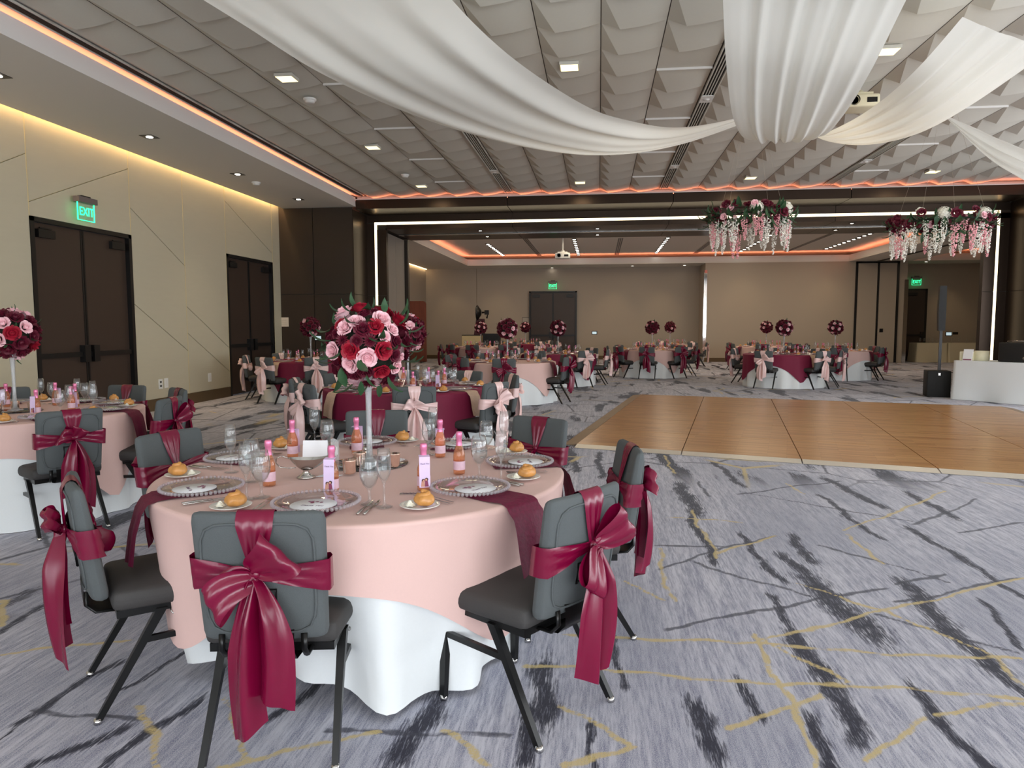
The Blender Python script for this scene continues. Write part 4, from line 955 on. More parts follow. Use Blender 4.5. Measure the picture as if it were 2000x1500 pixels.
G['menu_text'] = text_mesh('Thank You', .020, m_ink, .4, .0002)
fl_ = MB()
rr = random.Random(3)
for k in range(9): fl_.disc((rr.uniform(-.03, .03), .03+rr.uniform(-.010, .012), .00002*k), rr.uniform(.005, .009), 7, k % 2)
G['menu_floral'] = fl_.mesh('floral_print', [m_photo2, mat('print_mauve', lin(150, 100, 130), .7)])
def fork_me():
    b = MB()
    hp = [(-.09, .004, .005), (-.02, .0035, .0035), (.02, .0025, .003), (.05, .004, .0035), (.06, .010, .003)]
    def f(u, v):
        i = min(3, int(u*4)); k = u*4-i; a, c = hp[i], hp[i+1]; y = a[0]+(c[0]-a[0])*k; w = a[1]+(c[1]-a[1])*k
        return ((v-.5)*2*w, y, .004+.004*sin(pi*u)**2)
    b.grid(f, 16, 2)
    for k in range(4): x = -.0085+k*.0057; b.add([(x-.0015, .058, .005), (x+.0015, .058, .005), (x+.001, .10, .008), (x-.001, .10, .008), (x-.0015, .058, .003), (x+.0015, .058, .003), (x+.001, .10, .006), (x-.001, .10, .006)], [(0, 1, 2, 3), (4, 7, 6, 5), (0, 4, 5, 1), (1, 5, 6, 2), (2, 6, 7, 3), (3, 7, 4, 0)], 0, False)
    return b.mesh('fork', m_steel)
def knife_me():
    b = MB(); b.tube([(0, -.11, .004), (0, -.06, .0045), (0, 0, .004)], [.0055, .006, .004], 8, 0, False, .6)
    b.add([(-.004, 0, .002), (.006, 0, .002), (.007, .07, .002), (.0, .11, .002), (-.004, .09, .002), (-.003, 0, .0045), (.004, 0, .004), (.005, .07, .0035), (0, .108, .003), (-.0035, .09, .004)], [(4, 3, 2, 1, 0), (5, 6, 7, 8, 9), (0, 1, 6, 5), (1, 2, 7, 6), (2, 3, 8, 7), (3, 4, 9, 8), (4, 0, 5, 9)], 0, False)
    return b.mesh('knife', m_steel)
G['fork'] = fork_me(); G['knife'] = knife_me()
G['votive'] = MB().lathe([(0, .002), (.024, .002), (.028, .010), (.032, .062), (.033, .066), (.031, .066), (.027, .014), (0, .010)], 20).mesh('holder', m_copper)
G['wax'] = MB().lathe([(0, .028), (.027, .028)], 16).mesh('wax', mat('candle_wax', lin(240, 200, 170), .5, emit=(1, .55, .25), estr=.35))
def napkin_me(m, w, wob):
    path = [(.60, 0), (.80, 0), (.905, 0), (.940, -.012), (.962, -.05), (.982, -.14), (.995, -.26)]
    def f(u, v):
        i = min(5, int(u*6)); k = u*6-i; a, c = path[i], path[i+1]; r = a[0]+(c[0]-a[0])*k; z = a[1]+(c[1]-a[1])*k
        s = (v-.5)*2; t = max(0, (u-.5)*2)
        r2 = r
        if z > -.002: r2 = r
        return (r2+.006*sin(s*5)*t+.012*t, s*w*(1-.04*t)+.004*sin(u*20), TZ+.0105+z+(.002*sin(u*17+s*4) if z > -.001 else 0)+.012*s*t*wob)
    b = MB(); b.grid(f, 30, 10)
    return b.mesh('napkin', m)
NAP = {'T': [napkin_me(m_velvet, .095, w) for w in (1, -1)], 'C': [napkin_me(m_champ, .085, w) for w in (1, -1)]}

# ------------------------------------------------------------------ flowers
def rose_me(m, rings, nu, nv, seed):
    rnd = random.Random(seed); b = MB()
    for (r, zt3, n, dl_, fl3) in rings:
        ph = rnd.uniform(0, 6)
        for k in range(n):
            p0 = ph+2*pi*k/n+rnd.uniform(-.12, .12); rs = r*rnd.uniform(.93, 1.07); zz = zt3+rnd.uniform(-.05, .05)
            def f(u, v, p0=p0, rs=rs, zz=zz):
                s = (u-.5)*2; a = p0+s*dl_*(.55+.45*sin(pi*(.15+.75*v)))
                rho = rs*(.42+.58*v**.8)+fl3*v**4+(.03*s if n > 2 else 0)
                z = -.35+(zz+.35)*v**.85-fl3*.55*v**6-.16*abs(s)**2.5*v
                return (rho*cos(a), rho*sin(a), z)
            b.grid(f, nu, nv)
    b.ball((0, 0, .1), .38, 8, 6)
    return b.mesh('rose', m)
RN = [(.13, .78, 3, 1.5, 0), (.30, .80, 4, 1.05, .04), (.52, .74, 5, .88, .10), (.76, .58, 5, .82, .18), (.98, .34, 6, .72, .22)]
RF = [(.2, .78, 3, 1.3, 0), (.55, .70, 4, 1.0, .12), (.95, .36, 5, .8, .2)]
ROSE = {c: [rose_me(m, RN, 6, 5, i) for i in range(2)] for c, m in (('p', m_rose_p), ('r', m_rose_r), ('b', m_rose_b), ('w', m_rose_w))}
ROSEF = {c: rose_me(m, RF, 3, 3, 4) for c, m in (('p', m_rose_p), ('r', m_rose_r), ('b', m_rose_b), ('w', m_rose_w))}
def dahlia_me():
    b = MB(); rnd = random.Random(2)
    for ring, (n, tilt, L) in enumerate(((14, .15, 1.), (13, .5, .95), (11, .85, .8), (8, 1.2, .6))):
        for k in range(n):
            a = 2*pi*(k+.5*(ring % 2))/n+rnd.uniform(-.08, .08); d = Vector((cos(a)*cos(tilt), sin(a)*cos(tilt), sin(tilt))); t = Vector((-sin(a), cos(a), 0)); up = d.cross(t)
            q = [d*.1, d*L*.5+t*.13-up*.03, d*L, d*L*.5-t*.13-up*.03, d*L*.45+up*.05]
            b.add(q, [(0, 1, 4), (1, 2, 4), (2, 3, 4), (3, 0, 4)], 0, True)
    return b.mesh('dahlia', m_rose_b)
DAHLIA = dahlia_me()
def leaf_me(w):
    b = MB()
    def f(u, v):
        s = (v-.5)*2; ww = w*sin(pi*min(1, u*.98+.02))**.8*(1-.35*u)
        return (s*ww, u, .18*sin(u*2.2)-.25*u*u+.06*abs(s))
    b.grid(f, 7, 2); return b.mesh('leaf', m_leaf)
LEAF = [leaf_me(.26), leaf_me(.2)]
CORE = MB().ball((0, 0, 0), 1, 14, 10).mesh('foliage_core', m_foam)
def outq(d, spin=0): return Vector(d).to_track_quat('Z', 'Y') @ Matrix.Rotation(spin, 3, 'Z').to_quaternion()
vase_prof = [(0, 0), (.055, .002), (.058, .006), (.030, .014), (.016, .030), (.013, .20), (.015, .34), (.022, .43), (.034, .48), (.032, .48), (.020, .43), (.012, .34), (.010, .2), (.012, .035), (0, .03)]
VASE = MB().lathe(vase_prof, 20).mesh('vase', m_vase)
def fib(n):
    for i in range(n):
        z = 1-2*(i+.5)/n; r = sqrt(1-z*z); a = i*2.39996; yield Vector((r*cos(a), r*sin(a), z))
def centerpiece(x, y, label, group, near=None, zc=.60, rad=.22, seed=0, lod=2):
    t = thing('rose_centrepiece', label, 'centrepiece', (x, y, TZ+.008), 0, group); rnd = random.Random(seed)
    ob('vase', VASE, t)
    c = Vector((0, 0, zc)); core = rad*(.60 if near else .70)
    ob('foliage_core', CORE, t, c, None, core)
    used = []
    if near:
        for (px, py, rp, kind) in near:
            # front flowers placed on the ball as the photograph shows them
            dist = (Vector((x, y, TZ+zc))-Vector((0, 0, EYE))).dot(FWD); cpx = project((x, y, TZ+.008+zc)); k = dist/F_PX
            a, b_ = (px-cpx[0])*k/(rad*.80), -(py-cpx[1])*k/(rad*.80); l = sqrt(a*a+b_*b_)
            if l > .97: a, b_ = a*.97/l, b_*.97/l
            d = (RGT*a+UPV*b_-FWD*sqrt(max(0, 1-a*a-b_*b_))).normalized(); used.append(d)
            pos = c+d*(rad*.80); sc = rp*k
            if kind == 'd': ob('dahlia', DAHLIA, t, pos-d*.01, outq(d, rnd.uniform(0, 6)), sc)
            else: ob('rose', ROSE[kind][rnd.randint(0, 1)], t, pos-d*.012, outq(d+Vector((rnd.uniform(-.2, .2), rnd.uniform(-.2, .2), rnd.uniform(-.1, .2))), rnd.uniform(0, 6)), sc)
        for d in fib(46):
            if any(d.angle(u) < .42 for u in used) or d.dot(-FWD) > .35: continue
            kd = rnd.choice('bbrppbd'); sc = rnd.uniform(.040, .048)
            ob('dahlia' if kd == 'd' else 'rose', DAHLIA if kd == 'd' else ROSE[kd][0], t, c+d*(rad*.76), outq(d, rnd.uniform(0, 6)), sc)
        for d in list(fib(54)):
            d = (d+Vector((rnd.uniform(-.15, .15),)*3)).normalized()
            o_ = ob('leaf', LEAF[rnd.randint(0, 1)], t, c+d*(rad*.80), outq((d+Vector((rnd.uniform(-.8, .8), rnd.uniform(-.8, .8), rnd.uniform(-.8, .8)))).normalized(), 0) @ Matrix.Rotation(radians(90), 3, 'X').to_quaternion(), rnd.uniform(.075, .115))
    else:
        n = 38
        for i, d in enumerate(fib(n)):
            kd = 'p' if (i*7+seed) % 10 < 3 else ('r' if lod < 2 and (i*3+seed) % 11 < 1 else 'b'); sc = (rnd.uniform(.048, .056) if kd != 'p' or lod < 2 else .040)*(rad/.22)
            ob('rose', ROSEF[kd], t, c+d*(rad*.80), outq(d, rnd.uniform(0, 6)), sc)
        for d in fib(14):
            d = (d+Vector((rnd.uniform(-.3, .3), rnd.uniform(-.3, .3), .1))).normalized()
            ob('leaf', LEAF[1], t, c+d*(rad*.78), outq((d+Vector((rnd.uniform(-.6, .6), rnd.uniform(-.6, .6), rnd.uniform(-.4, .6)))).normalized()) @ Matrix.Rotation(radians(90), 3, 'X').to_quaternion(), rnd.uniform(.06, .085))
    return t

# ------------------------------------------------------------------ tables
def side_name(a):
    a = (math.degrees(a)+360) % 360
    names = ('right side', 'far right', 'far side', 'far left', 'left side', 'near left', 'near side', 'near right')
    return names[int(((a+22.5) % 360)//45)]
def angle_for_px(c, px, R, near):
    best = []; N = 720; prev = None
    for k in range(N+1):
        a = 2*pi*k/N; p_ = (c[0]+R*cos(a), c[1]+R*sin(a), .88); v = project(p_)[0]-px
        if prev is not None and (prev < 0) != (v < 0): best.append(a)
        prev = v
    if not best: best = [min((2*pi*k/N for k in range(N)), key=lambda a: abs(project((c[0]+R*cos(a), c[1]+R*sin(a), .88))[0]-px))]
    return min(best, key=lambda a: sin(a)) if near else max(best, key=lambda a: sin(a))
NEARFLOWERS = [(1180, 335, 80, 'p'), (950, 370, 72, 'p'), (840, 425, 75, 'p'), (700, 650, 78, 'p'), (885, 780, 76, 'p'), (1060, 720, 84, 'p'), (1320, 830, 66, 'p'), (1280, 440, 60, 'p'), (1220, 515, 55, 'p'), (1360, 720, 45, 'p'),
    (1010, 285, 52, 'b'), (780, 395, 62, 'r'), (1020, 445, 74, 'b'), (1130, 415, 72, 'r'), (650, 550, 56, 'b'), (820, 555, 80, 'd'), (1090, 560, 82, 'd'), (900, 650, 76, 'r'), (1210, 650, 82, 'r'), (1315, 560, 66, 'b'), (1300, 690, 62, 'b'),
    (1170, 850, 76, 'r'), (1020, 850, 74, 'b'), (900, 875, 72, 'b'), (795, 850, 68, 'b'), (740, 480, 50, 'b'), (720, 760, 50, 'b'), (960, 560, 50, 'b'), (1100, 250, 40, 'b')]
TABLES = [
    # id, centre, overlay colour, overlay corner angle, chairs (pixel column of the back, near/far), phrase
    ('T1', (-1.083, 3.185), 'blush', -125, None, 'foreground blush table', 0),
    ('T2', (-4.66, 5.12), 'blush', -100, [(137, 1), (252, 0), (352, 0), (8, 0)], 'blush table by the nearer doors', 1),
    ('T3', (-2.12, 7.70), 'burgundy', -58, [(590, 1), (572, 0), (808, 1), (972, 1), (1003, 0), (918, 0)], 'burgundy table behind the foreground table', 1),
    ('T4', None, 'burgundy', -100, [(468, 1), (478, 0), (512, 1), (617, 1)], 'burgundy table by the farther doors', 2),
    ('T5', None, 'blush', -35, [(982, 1), (846, 1), (878, 0), (1111, 1)], 'blush table left of the dance floor', 2),
    ('T6', None, 'burgundy', -40, [(1145, 1), (1050, 1)], 'burgundy table under the portal', 2),
    ('T7', None, 'blush', -60, [(848, 1), (922, 1)], 'blush table near the mahogany board', 2),
    ('T8', None, 'burgundy', -60, [], 'burgundy table before the exit doors', 2),
    ('T9', None, 'blush', -58, [(1264, 1), (1206, 1), (1180, 0), (1380, 1), (1360, 0)], 'blush table left of the chrome corner', 2),
    ('T10', None, 'burgundy', -60, [], 'burgundy table by the chrome corner', 2),
    ('T11', None, 'burgundy', -80, [(1398, 1), (1434, 0), (1488, 1), (1610, 1), (1655, 0)], 'burgundy table beyond the dance floor', 2),
    ('T12', None, 'blush', -100, [(1640, 1), (1727, 1), (1710, 0)], 'blush table before the wall panels', 2),
    ('T13', None, 'blush', -60, [], 'farthest blush table', 2)]
VPX = {'T4': (606, 13.5), 'T5': (991, 13.5), 'T6': (1090, 17.45), 'T7': (939, 22.2), 'T8': (1026, 26.5), 'T9': (1274, 20.5), 'T10': (1309, 25.4), 'T11': (1532, 17.6), 'T12': (1632, 20.2), 'T13': (1497, 23.8)}
BALL = {'T1': (.585, .245), 'T2': (.62, .22), 'T3': (.60, .225), 'T4': (.66, .22)}
CL = {}
def T(px, py, dz=.010): return atz(px, py, TZ+dz)
def put_glass(kind, x, y, where, lod, water=False):
    nm = {'flute': 'champagne_flute', 'goblet': 'water_goblet'}[kind]
    lab = ('tall champagne flute' if kind == 'flute' else 'rounded water goblet')+', '+where
    t = ob(nm, G[kind if lod < 2 else kind+'_far'], None, (x, y, TZ+.009), (0, 0, random.uniform(0, 6)))
    tag(t, lab, 'glass', {'flute': 'champagne flutes', 'goblet': 'water goblets'}[kind]+' on the guest tables')
    if water: ob('water', G['water'], t)
def put_bottle(x, y, where, lod, tagrot=None):
    if lod == 2:
        return tag(ob('rose_wine_bottle', G['b_far'], None, (x, y, TZ+.009)), 'pink-foiled rosé bottle, '+where, 'bottle', 'small rosé bottles')
    t = thing('rose_wine_bottle', 'pink-foiled rosé bottle, '+where, 'bottle', (x, y, TZ+.009), tagrot or 0, 'small rosé bottles')
    ob('bottle_body', G['b_body'], t); ob('foil_top', G['b_foil'], t); ob('bottle_label', G['b_label'], t)
    if tagrot is not None:
        h = ob('hang_tag', G['tag'], t)
        q = Matrix.Rotation(radians(90), 3, 'X').to_quaternion()
        if lod == 0: ob('letters', G['tag_text'], h, (0, -.0372, .118), q)
        ob('print', G['tag_print'], h, (0, -.0415, .024), q)
    return t
def put_bread(x, y, where, lod, a, k=0):
    p_ = tag(ob('bread_plate', G['plate'], None, (x, y, TZ+.009)), 'white bread plate, '+where, 'plate', 'bread plates on the guest tables')
    r = tag(ob('bread_roll', G['rolls'][k % 3], None, (x+.018*cos(a), y+.018*sin(a), TZ+.016), (0, 0, k*1.3), 1.14), 'golden bread roll, '+where, 'bread roll', 'bread rolls on the guest tables')
    if lod < 2: tag(ob('butter_rosette', G['butter'], None, (x-.036*cos(a), y-.036*sin(a), TZ+.016), (0, 0, k)), 'white butter rosette, '+where, 'butter', 'butter rosettes on the bread plates')
def put_charger(x, y, a, where, lod):
    c = ob('charger_plate', G['charger' if lod < 2 else 'charger_far'], None, (x, y, TZ+.0125)); tag(c, 'clear beaded glass charger, '+where, 'charger plate', 'glass chargers on the guest tables')
    if lod < 2:
        ob('bead_rim', G['beads'], c)
        o_ = Vector((cos(a), sin(a), 0)); mp_ = Vector((x, y, 0))+o_*.03
        m_ = ob('menu_card', G['menu'], None, (mp_.x, mp_.y, TZ+.0225), (0, 0, a+pi/2)); tag(m_, 'round white menu card, '+where, 'menu card', 'menu cards on the chargers')
        ob('floral_print', G['menu_floral'], m_, (0, .0, .0018)); ob('letters', G['menu_text'], m_, (0, -.02, .0019))
def put_cutlery(x, y, a, where):
    t_ = Vector((-sin(a), cos(a), 0)); c = Vector((x, y, 0)); ang = a+pi/2    # blade tips towards the middle of the table
    for k, d in enumerate((.192, .217)): tag(ob('table_knife', G['knife'], None, (c+t_*d+Vector((cos(a), sin(a), 0))*.02)[:2]+(TZ+.009,) if False else tuple((c+t_*d).xy)+(TZ+.009,), (0, 0, ang)), 'steel %s knife, %s' % (('inner', 'outer')[k], where), 'knife', 'table knives')
    for k, d in enumerate((.190, .213)): tag(ob('table_fork', G['fork'], None, tuple((c-t_*d).xy)+(TZ+.009,), (0, 0, ang)), 'steel %s fork, %s' % (('inner', 'outer')[k], where), 'fork', 'table forks')
def put_votive(x, y, lab):
    t = thing('votive_candle', lab, 'candle', (x, y, TZ+.0135), 0, 'rose gold votive candles'); ob('holder', G['votive'], t); ob('wax', G['wax'], t)
MIRROR = MB().lathe([(0, 0), (.19, 0), (.19, .004), (0, .004)], 40).mesh('mirror_disc', m_mirror)
SHAKER = MB().lathe([(0, 0), (.017, 0), (.0175, .055), (.0165, .057), (.0175, .060), (.017, .078), (0, .080)], 16).mesh('shaker', m_steel)
for ti, (tid, c, colour, corner, chairs, phrase, lod) in enumerate(TABLES):
    if c is None:
        q = aty(VPX[tid][0], 640, VPX[tid][1]); c = (q.x, q.y)
    m_over = m_blush if colour == 'blush' else m_burgc
    sashc = 'burgundy' if colour == 'blush' else 'blush'
    t = thing('banquet_table', 'round clothed banquet table: '+phrase, 'table', (c[0], c[1], 0), .4, 'round guest tables')
    ob('tabletop', TABLE_ME['top'], t)
    for k in range(4):
        a = pi/4+k*pi/2; ob('leg', (MB().tube([(.42*cos(a), .42*sin(a), .0), (.40*cos(a), .40*sin(a), TZ-.03)], .016, 8), m_leg), t)
    wm, om = make_cloths(ti*1.7, radians(corner), m_over, 1.17 if lod == 0 else 1.15, lod == 0, 144 if lod == 0 else 84)
    tag(ob('tablecloth', wm, None, (c[0], c[1], 0)), 'white floor-length cloth on the '+phrase, 'tablecloth', 'white floor-length tablecloths')
    tag(ob('overlay_cloth', om, None, (c[0], c[1], 0)), 'square %s overlay draped on the %s' % (colour, phrase), 'tablecloth', colour+' overlay cloths')
    # chairs
    seats = []
    if tid == 'T1':
        for nm, a, Rt in (('near left', -139, 1.19), ('near right', -35, 1.285), ('right side', 11, 1.28), ('far right', 59, 1.42), ('far side', 106, 1.52), ('far left', 163, 1.32)):
            seats.append((radians(a), Rt))
    else:
        for px, nr in chairs: seats.append((angle_for_px(c, px, 1.27, nr), 1.27))
        seats = [(a % (2*pi), R) for a, R in seats]; seats.sort()
        if not seats: seats = [(radians(200), 1.25)]
        out = list(seats)
        for i in range(len(seats)):
            a0 = seats[i][0]; a1 = seats[(i+1) % len(seats)][0]+(2*pi if i == len(seats)-1 else 0); gap = a1-a0
            n = int(round(gap/radians(48)))-1
            for k in range(max(0, n)):
                out.append(((a0+gap*(k+1)/(n+1)) % (2*pi), 1.25))
        seats = out
        # keep chairs apart
        seats.sort(); keep = []
        for a, R in seats:
            if all(abs((a-b_+pi) % (2*pi)-pi) > radians(33) for b_, _ in keep): keep.append((a, R))
        seats = keep
    names = {}
    def place(a):
        s_ = side_name(a); names[s_] = names.get(s_, 0)+1
        return s_ if names[s_] == 1 else ('second '+s_)
    spots = []
    if tid == 'T1':
        x, y = -1.051, 2.038; f = Vector((-.158, .987)); spots.append((x+f.x*.32, y+f.y*.32, math.atan2(f.y, f.x)-pi/2, 'near side', -pi/2))
    for a, Rt in seats:
        R0_ = Rt-.32; jit = 0 if lod < 2 else random.uniform(-.08, .08)
        spots.append((c[0]+R0_*cos(a), c[1]+R0_*sin(a), a+pi/2+jit, place(a), a))
    for si, (x, y, rz, s_, a) in enumerate(spots):
        if y < 1.2 and tid != 'T1': continue
        vis = project((x, y, .8))
        if not (-120 < vis[0] < 2120): continue
        chair(x, y, rz, 'charcoal banquet chair, %s of the %s' % (s_, phrase), 'banquet chairs round the guest tables', lod)
        sash(x, y, rz, sashc, {('T1', 0): 0, ('T1', 1): 2, ('T1', 2): 1, ('T1', 3): 2}.get((tid, si), si+ti), '%s satin chair sash, %s of the %s' % (sashc, s_, phrase), sashc+' chair sashes')
    # place settings
    if tid != 'T1':
        used2 = {}
        for si, (x, y, rz, s_, a) in enumerate(spots):
            where = '%s of the %s' % (s_, phrase); o_ = Vector((cos(a), sin(a), 0)); r_ = Vector((-o_.y, o_.x, 0)); C0 = Vector((c[0], c[1], 0))
            q = C0+o_*.715; put_charger(q.x, q.y, a, where, lod)
            tag(ob('napkin', NAP['T' if colour == 'blush' else 'C'][si % 2], None, (c[0], c[1], 0), (0, 0, a)), '%s napkin, %s' % ('burgundy velvet' if colour == 'blush' else 'champagne crinkled', where), 'napkin', 'napkins under the chargers')
            q2 = C0+o_*.755-r_*.275; put_bread(q2.x, q2.y, where, lod, a+1, si)
            g1 = C0+o_*.53+r_*.16; g2 = C0+o_*.49+r_*.235; b1_ = C0+o_*.43+r_*.03
            put_glass('goblet', g1.x, g1.y, where, lod, lod < 2); put_glass('flute', g2.x, g2.y, where, lod); put_bottle(b1_.x, b1_.y, where, lod, (0 if si % 2 else pi) if lod == 1 else None)
            if lod < 2: put_cutlery(q.x, q.y, a, where)
    vx, vy = (c if tid != 'T1' else (T(722, 905).x, T(722, 905).y))
    tag(ob('mirror_disc', MIRROR, None, (vx, vy, TZ+.008)), 'black round mirror under the vase on the '+phrase, 'mirror', 'mirror discs under the centrepieces')
    zc, rad = BALL.get(tid, (.62, .22))
    cp = centerpiece(vx, vy, 'crystal vase with rose ball on the '+phrase, 'rose ball centrepieces', [(520+.2*X, 560+.2*Y, .2*r_, k) for X, Y, r_, k in NEARFLOWERS] if tid == 'T1' else None, zc, rad, ti, lod)
    cp.location.z += .005
    if tid != 'T1':
        for k in range(3):
            a = -1.9+k*2.1; put_votive(vx+.13*cos(a), vy+.13*sin(a), 'votive candle %s the vase on the %s' % (('before', 'right of', 'behind')[k], phrase))

# foreground table, set as the photograph shows it
PH = 'foreground blush table'; C1 = Vector((-1.083, 3.185, 0))
seat_items = [('near left', (395, 958), (357, 931)), ('near side', (618, 988), (451, 993)), ('near right', (918, 958), (820, 992)), ('right side', (1015, 907), (1022, 936)), ('far right', (905, 869), (1015, 884)), ('far side', (718, 856), (798, 859)), ('far left', (440, 897), (541, 874))]
for i, (s_, cp_, bp_) in enumerate(seat_items):
    w_ = s_+' of the '+PH; q = T(*cp_); d = q-C1; a = math.atan2(d.y, d.x)
    r_ = sqrt(d.x**2+d.y**2)
    if r_ > .745: q = C1+Vector((cos(a), sin(a), 0))*.745
    put_charger(q.x, q.y, a, w_, 0); put_cutlery(q.x, q.y, a, w_)
    tag(ob('napkin', NAP['T'][i % 2], None, (C1.x, C1.y, 0), (0, 0, a)), 'burgundy velvet napkin, '+w_, 'napkin', 'napkins under the chargers')
    b_ = T(*bp_); bd = b_-C1; rb = sqrt(bd.x**2+bd.y**2)
    if rb > .82: b_ = C1+bd*(.82/rb)
    rd = RGT*.85-UPV*0; put_bread(b_.x, b_.y, w_, 0, {0: 3.6, 3: .6, 5: 3.4, 6: 2.8}.get(i, .3), i)
for px, py, kind, s_ in ((452, 922, 'flute', 'far left'), (482, 975, 'flute', 'near left'), (511, 971, 'goblet', 'near left'), (492, 940, 'goblet', 'far left'), (722, 984, 'goblet', 'near side'), (751, 990, 'flute', 'near side'), (936, 932, 'goblet', 'near right'), (979, 940, 'flute', 'near right'), (950, 893, 'goblet', 'right side'), (985, 884, 'flute', 'right side'), (838, 888, 'goblet', 'far right'), (846, 872, 'flute', 'far right'), (615, 872, 'flute', 'far side'), (640, 890, 'goblet', 'far side')):
    q = T(px, py); put_glass(kind, q.x, q.y, s_+' of the '+PH, 0, kind == 'goblet')
for px, py, s_, rot in ((572, 893, 'far left', pi), (526, 948, 'near left', None), (649, 963, 'near side', .05), (697, 886, 'far side', pi), (860, 892, 'far right', pi+.3), (897, 925, 'right side', None), (828, 957, 'near right', .35)):
    q = T(px, py); put_bottle(q.x, q.y, s_+' of the '+PH, 0, rot)
for px, py, lab in ((683, 927, 'left on the black mirror'), (769, 913, 'right on the black mirror'), (702, 911, 'behind the left votive')):
    q = T(px, py); put_votive(q.x, q.y, 'rose gold votive candle '+lab+' of the '+PH)
q = T(708, 908); tag(ob('pepper_shaker', SHAKER, None, (q.x, q.y+.06, TZ+.0135)), 'slim steel shaker beside the vase on the '+PH, 'shaker')
q = T(598, 932); gb = thing('gravy_boat', 'silver gravy boat before the blank white card', 'gravy boat', (q.x, q.y, TZ+.009), .25)
ob('foot', (MB().lathe([(0, .0), (.040, .0), (.041, .004), (.022, .014), (.013, .026), (.016, .036)], 24), m_steel), gb)
def boat(u, v):
    a = 2*pi*u; k = .18+.82*v**.75; ex = 1+.35*max(0, cos(a))**3
    return (.085*k*ex*cos(a)+.01*v, .040*k*sin(a), .034+.052*v+.018*v*max(0, cos(a))**4+.006*v*max(0, -cos(a))**2)
ob('bowl', (MB().grid(boat, 36, 10, 0, True).grid(lambda u, v: tuple(Vector(boat(u, 1-v*.85))*.985+Vector((0, 0, .001))), 36, 6, 0, True), m_steel), gb)
ob('handle', (MB().tube([(-.072, 0, .088), (-.105, 0, .100), (-.128, 0, .090), (-.130, 0, .068), (-.112, 0, .050), (-.075, 0, .044), (-.045, 0, .046)], .0028, 8), m_steel), gb)
q = T(613, 905); cd = tag(ob('place_card', (MB().add([(-.06, 0, 0), (.06, .018, .0), (.06, .034, .112), (-.06, .016, .112), (-.06, .05, 0), (.06, .068, 0), (-.06, .018, .112), (.06, .036, .112)], [(0, 1, 2, 3), (6, 7, 5, 4)], 0, False), m_card), None, (q.x, q.y, TZ+.009)), 'blank white tent card behind the gravy boat', 'card')
q = T(655, 915); ac = thing('acrylic_sign', 'clear acrylic table sign with white script beside the tent card', 'sign', (q.x, q.y, TZ+.009), -.9)
ob('panel', (MB().b2((-.06, -.0015, 0), (.06, .0015, .145)), m_acrylic), ac); ob('base', (MB().b2((-.065, -.02, 0), (.065, .02, .008)), m_acrylic), ac)
ob('script', (MB().tube([(-.045+.09*k/40, -.003, .085+.018*sin(k*.9)+.01*sin(k*.37)) for k in range(41)], .0016, 4), m_inkw), ac)
q = T(640, 930); tag(ob('folded_card', (MB().add([(-.05, -.02, .001), (.05, .0, .001), (.06, .03, .001), (-.03, .03, .001), (-.05, -.02, .002), (.05, .0, .002), (.06, .03, .003), (-.03, .03, .003)], [(3, 2, 1, 0), (4, 5, 6, 7), (0, 1, 5, 4), (1, 2, 6, 5)], 0, False), m_card), None, (q.x, q.y, TZ+.009)), 'white card lying flat under the gravy boat spout', 'card')
for px, py, lab in ((800, 964, 'clear place strip between the near bottle and the near bread plate'), (913, 938, 'clear place strip before the right goblet')):
    q = T(px, py); nt_ = tag(ob('place_strip', (MB().b2((-.04, -.012, 0), (.04, .012, .002)), m_acrylic), None, (q.x, q.y, TZ+.009), (0, 0, .15)), lab, 'place card'); ob('script', (MB().tube([(-.03+.06*k/24, .0, .003+.0001*k+0) if False else (-.03+.06*k/24, .004*sin(k*1.1), .0028) for k in range(25)], .0007, 4), m_ink), nt_)

# ------------------------------------------------------------------ music corner
d_ = Vector((.63, -.777, 0)); n_ = Vector((.777, .63, 0)); K0 = Vector((6.92, 14.78, 0)); rzm = math.atan2(d_.y, d_.x)
mt = thing('folding_table', 'long folding table under the white cloth in the music corner', 'table', K0, rzm)
ob('tabletop', (MB().b2((.01, .01, .73), (1.82, .75, .755)), m_tabletop), mt)
for x in (.2, 1.6):
    for y in (.12, .64): ob('leg', (MB().b2((x, y, 0), (x+.03, y+.03, .73)), m_leg), mt)
def skirt(x0, x1, y0, y1, zt_, seed, amp=.02):
    per = 2*(x1-x0+y1-y0); n = 96; b = MB()
    def rect(s):
        s = s % per
        if s < x1-x0: return x0+s, y0, 0, -1
        s -= x1-x0
        if s < y1-y0: return x1, y0+s, 1, 0
        s -= y1-y0
        if s < x1-x0: return x1-s, y1, 0, 1
        s -= x1-x0; return x0, y1-s, -1, 0
    def f(u, v):
        x, y, nx, ny = rect(u*per); o_ = (amp*.3+amp*v)*(.6+.4*sin(u*per*7+seed))*v+.006
        return (x+nx*o_, y+ny*o_, zt_-v*(zt_-.004))
    b.grid(f, n, 8, 0, True); b.add([(x0, y0, zt_), (x1, y0, zt_), (x1, y1, zt_), (x0, y1, zt_)], [(0, 1, 2, 3)], 0, False)
    return b
tag(ob('tablecloth', (skirt(0, 1.83, 0, .76, .762, 1, .05), m_whitec), None, K0, (0, 0, rzm)), 'white cloth on the long music table', 'tablecloth')
def on_music(u, v): return K0+d_*u+n_*v
def mbox(name, label, cat, u0, u1, v0, v1, h, m): 
    o_ = on_music(u0, v0); return thing(name, label, cat, (o_.x, o_.y, .764), rzm), (u1-u0, v1-v0, h, m)
t, (w_, dd, h, m) = mbox('speaker_amplifier', 'black amplifier case with an oval badge on the music table', 'amplifier', .72, 1.40, .10, .48, .36, m_black)
ob('case', (MB().rbox((w_, dd, h), .02, lambda w: (w.x+w_/2, w.y+dd/2, w.z+h/2)), mat('case_black', lin(22, 22, 23), .6)), t)
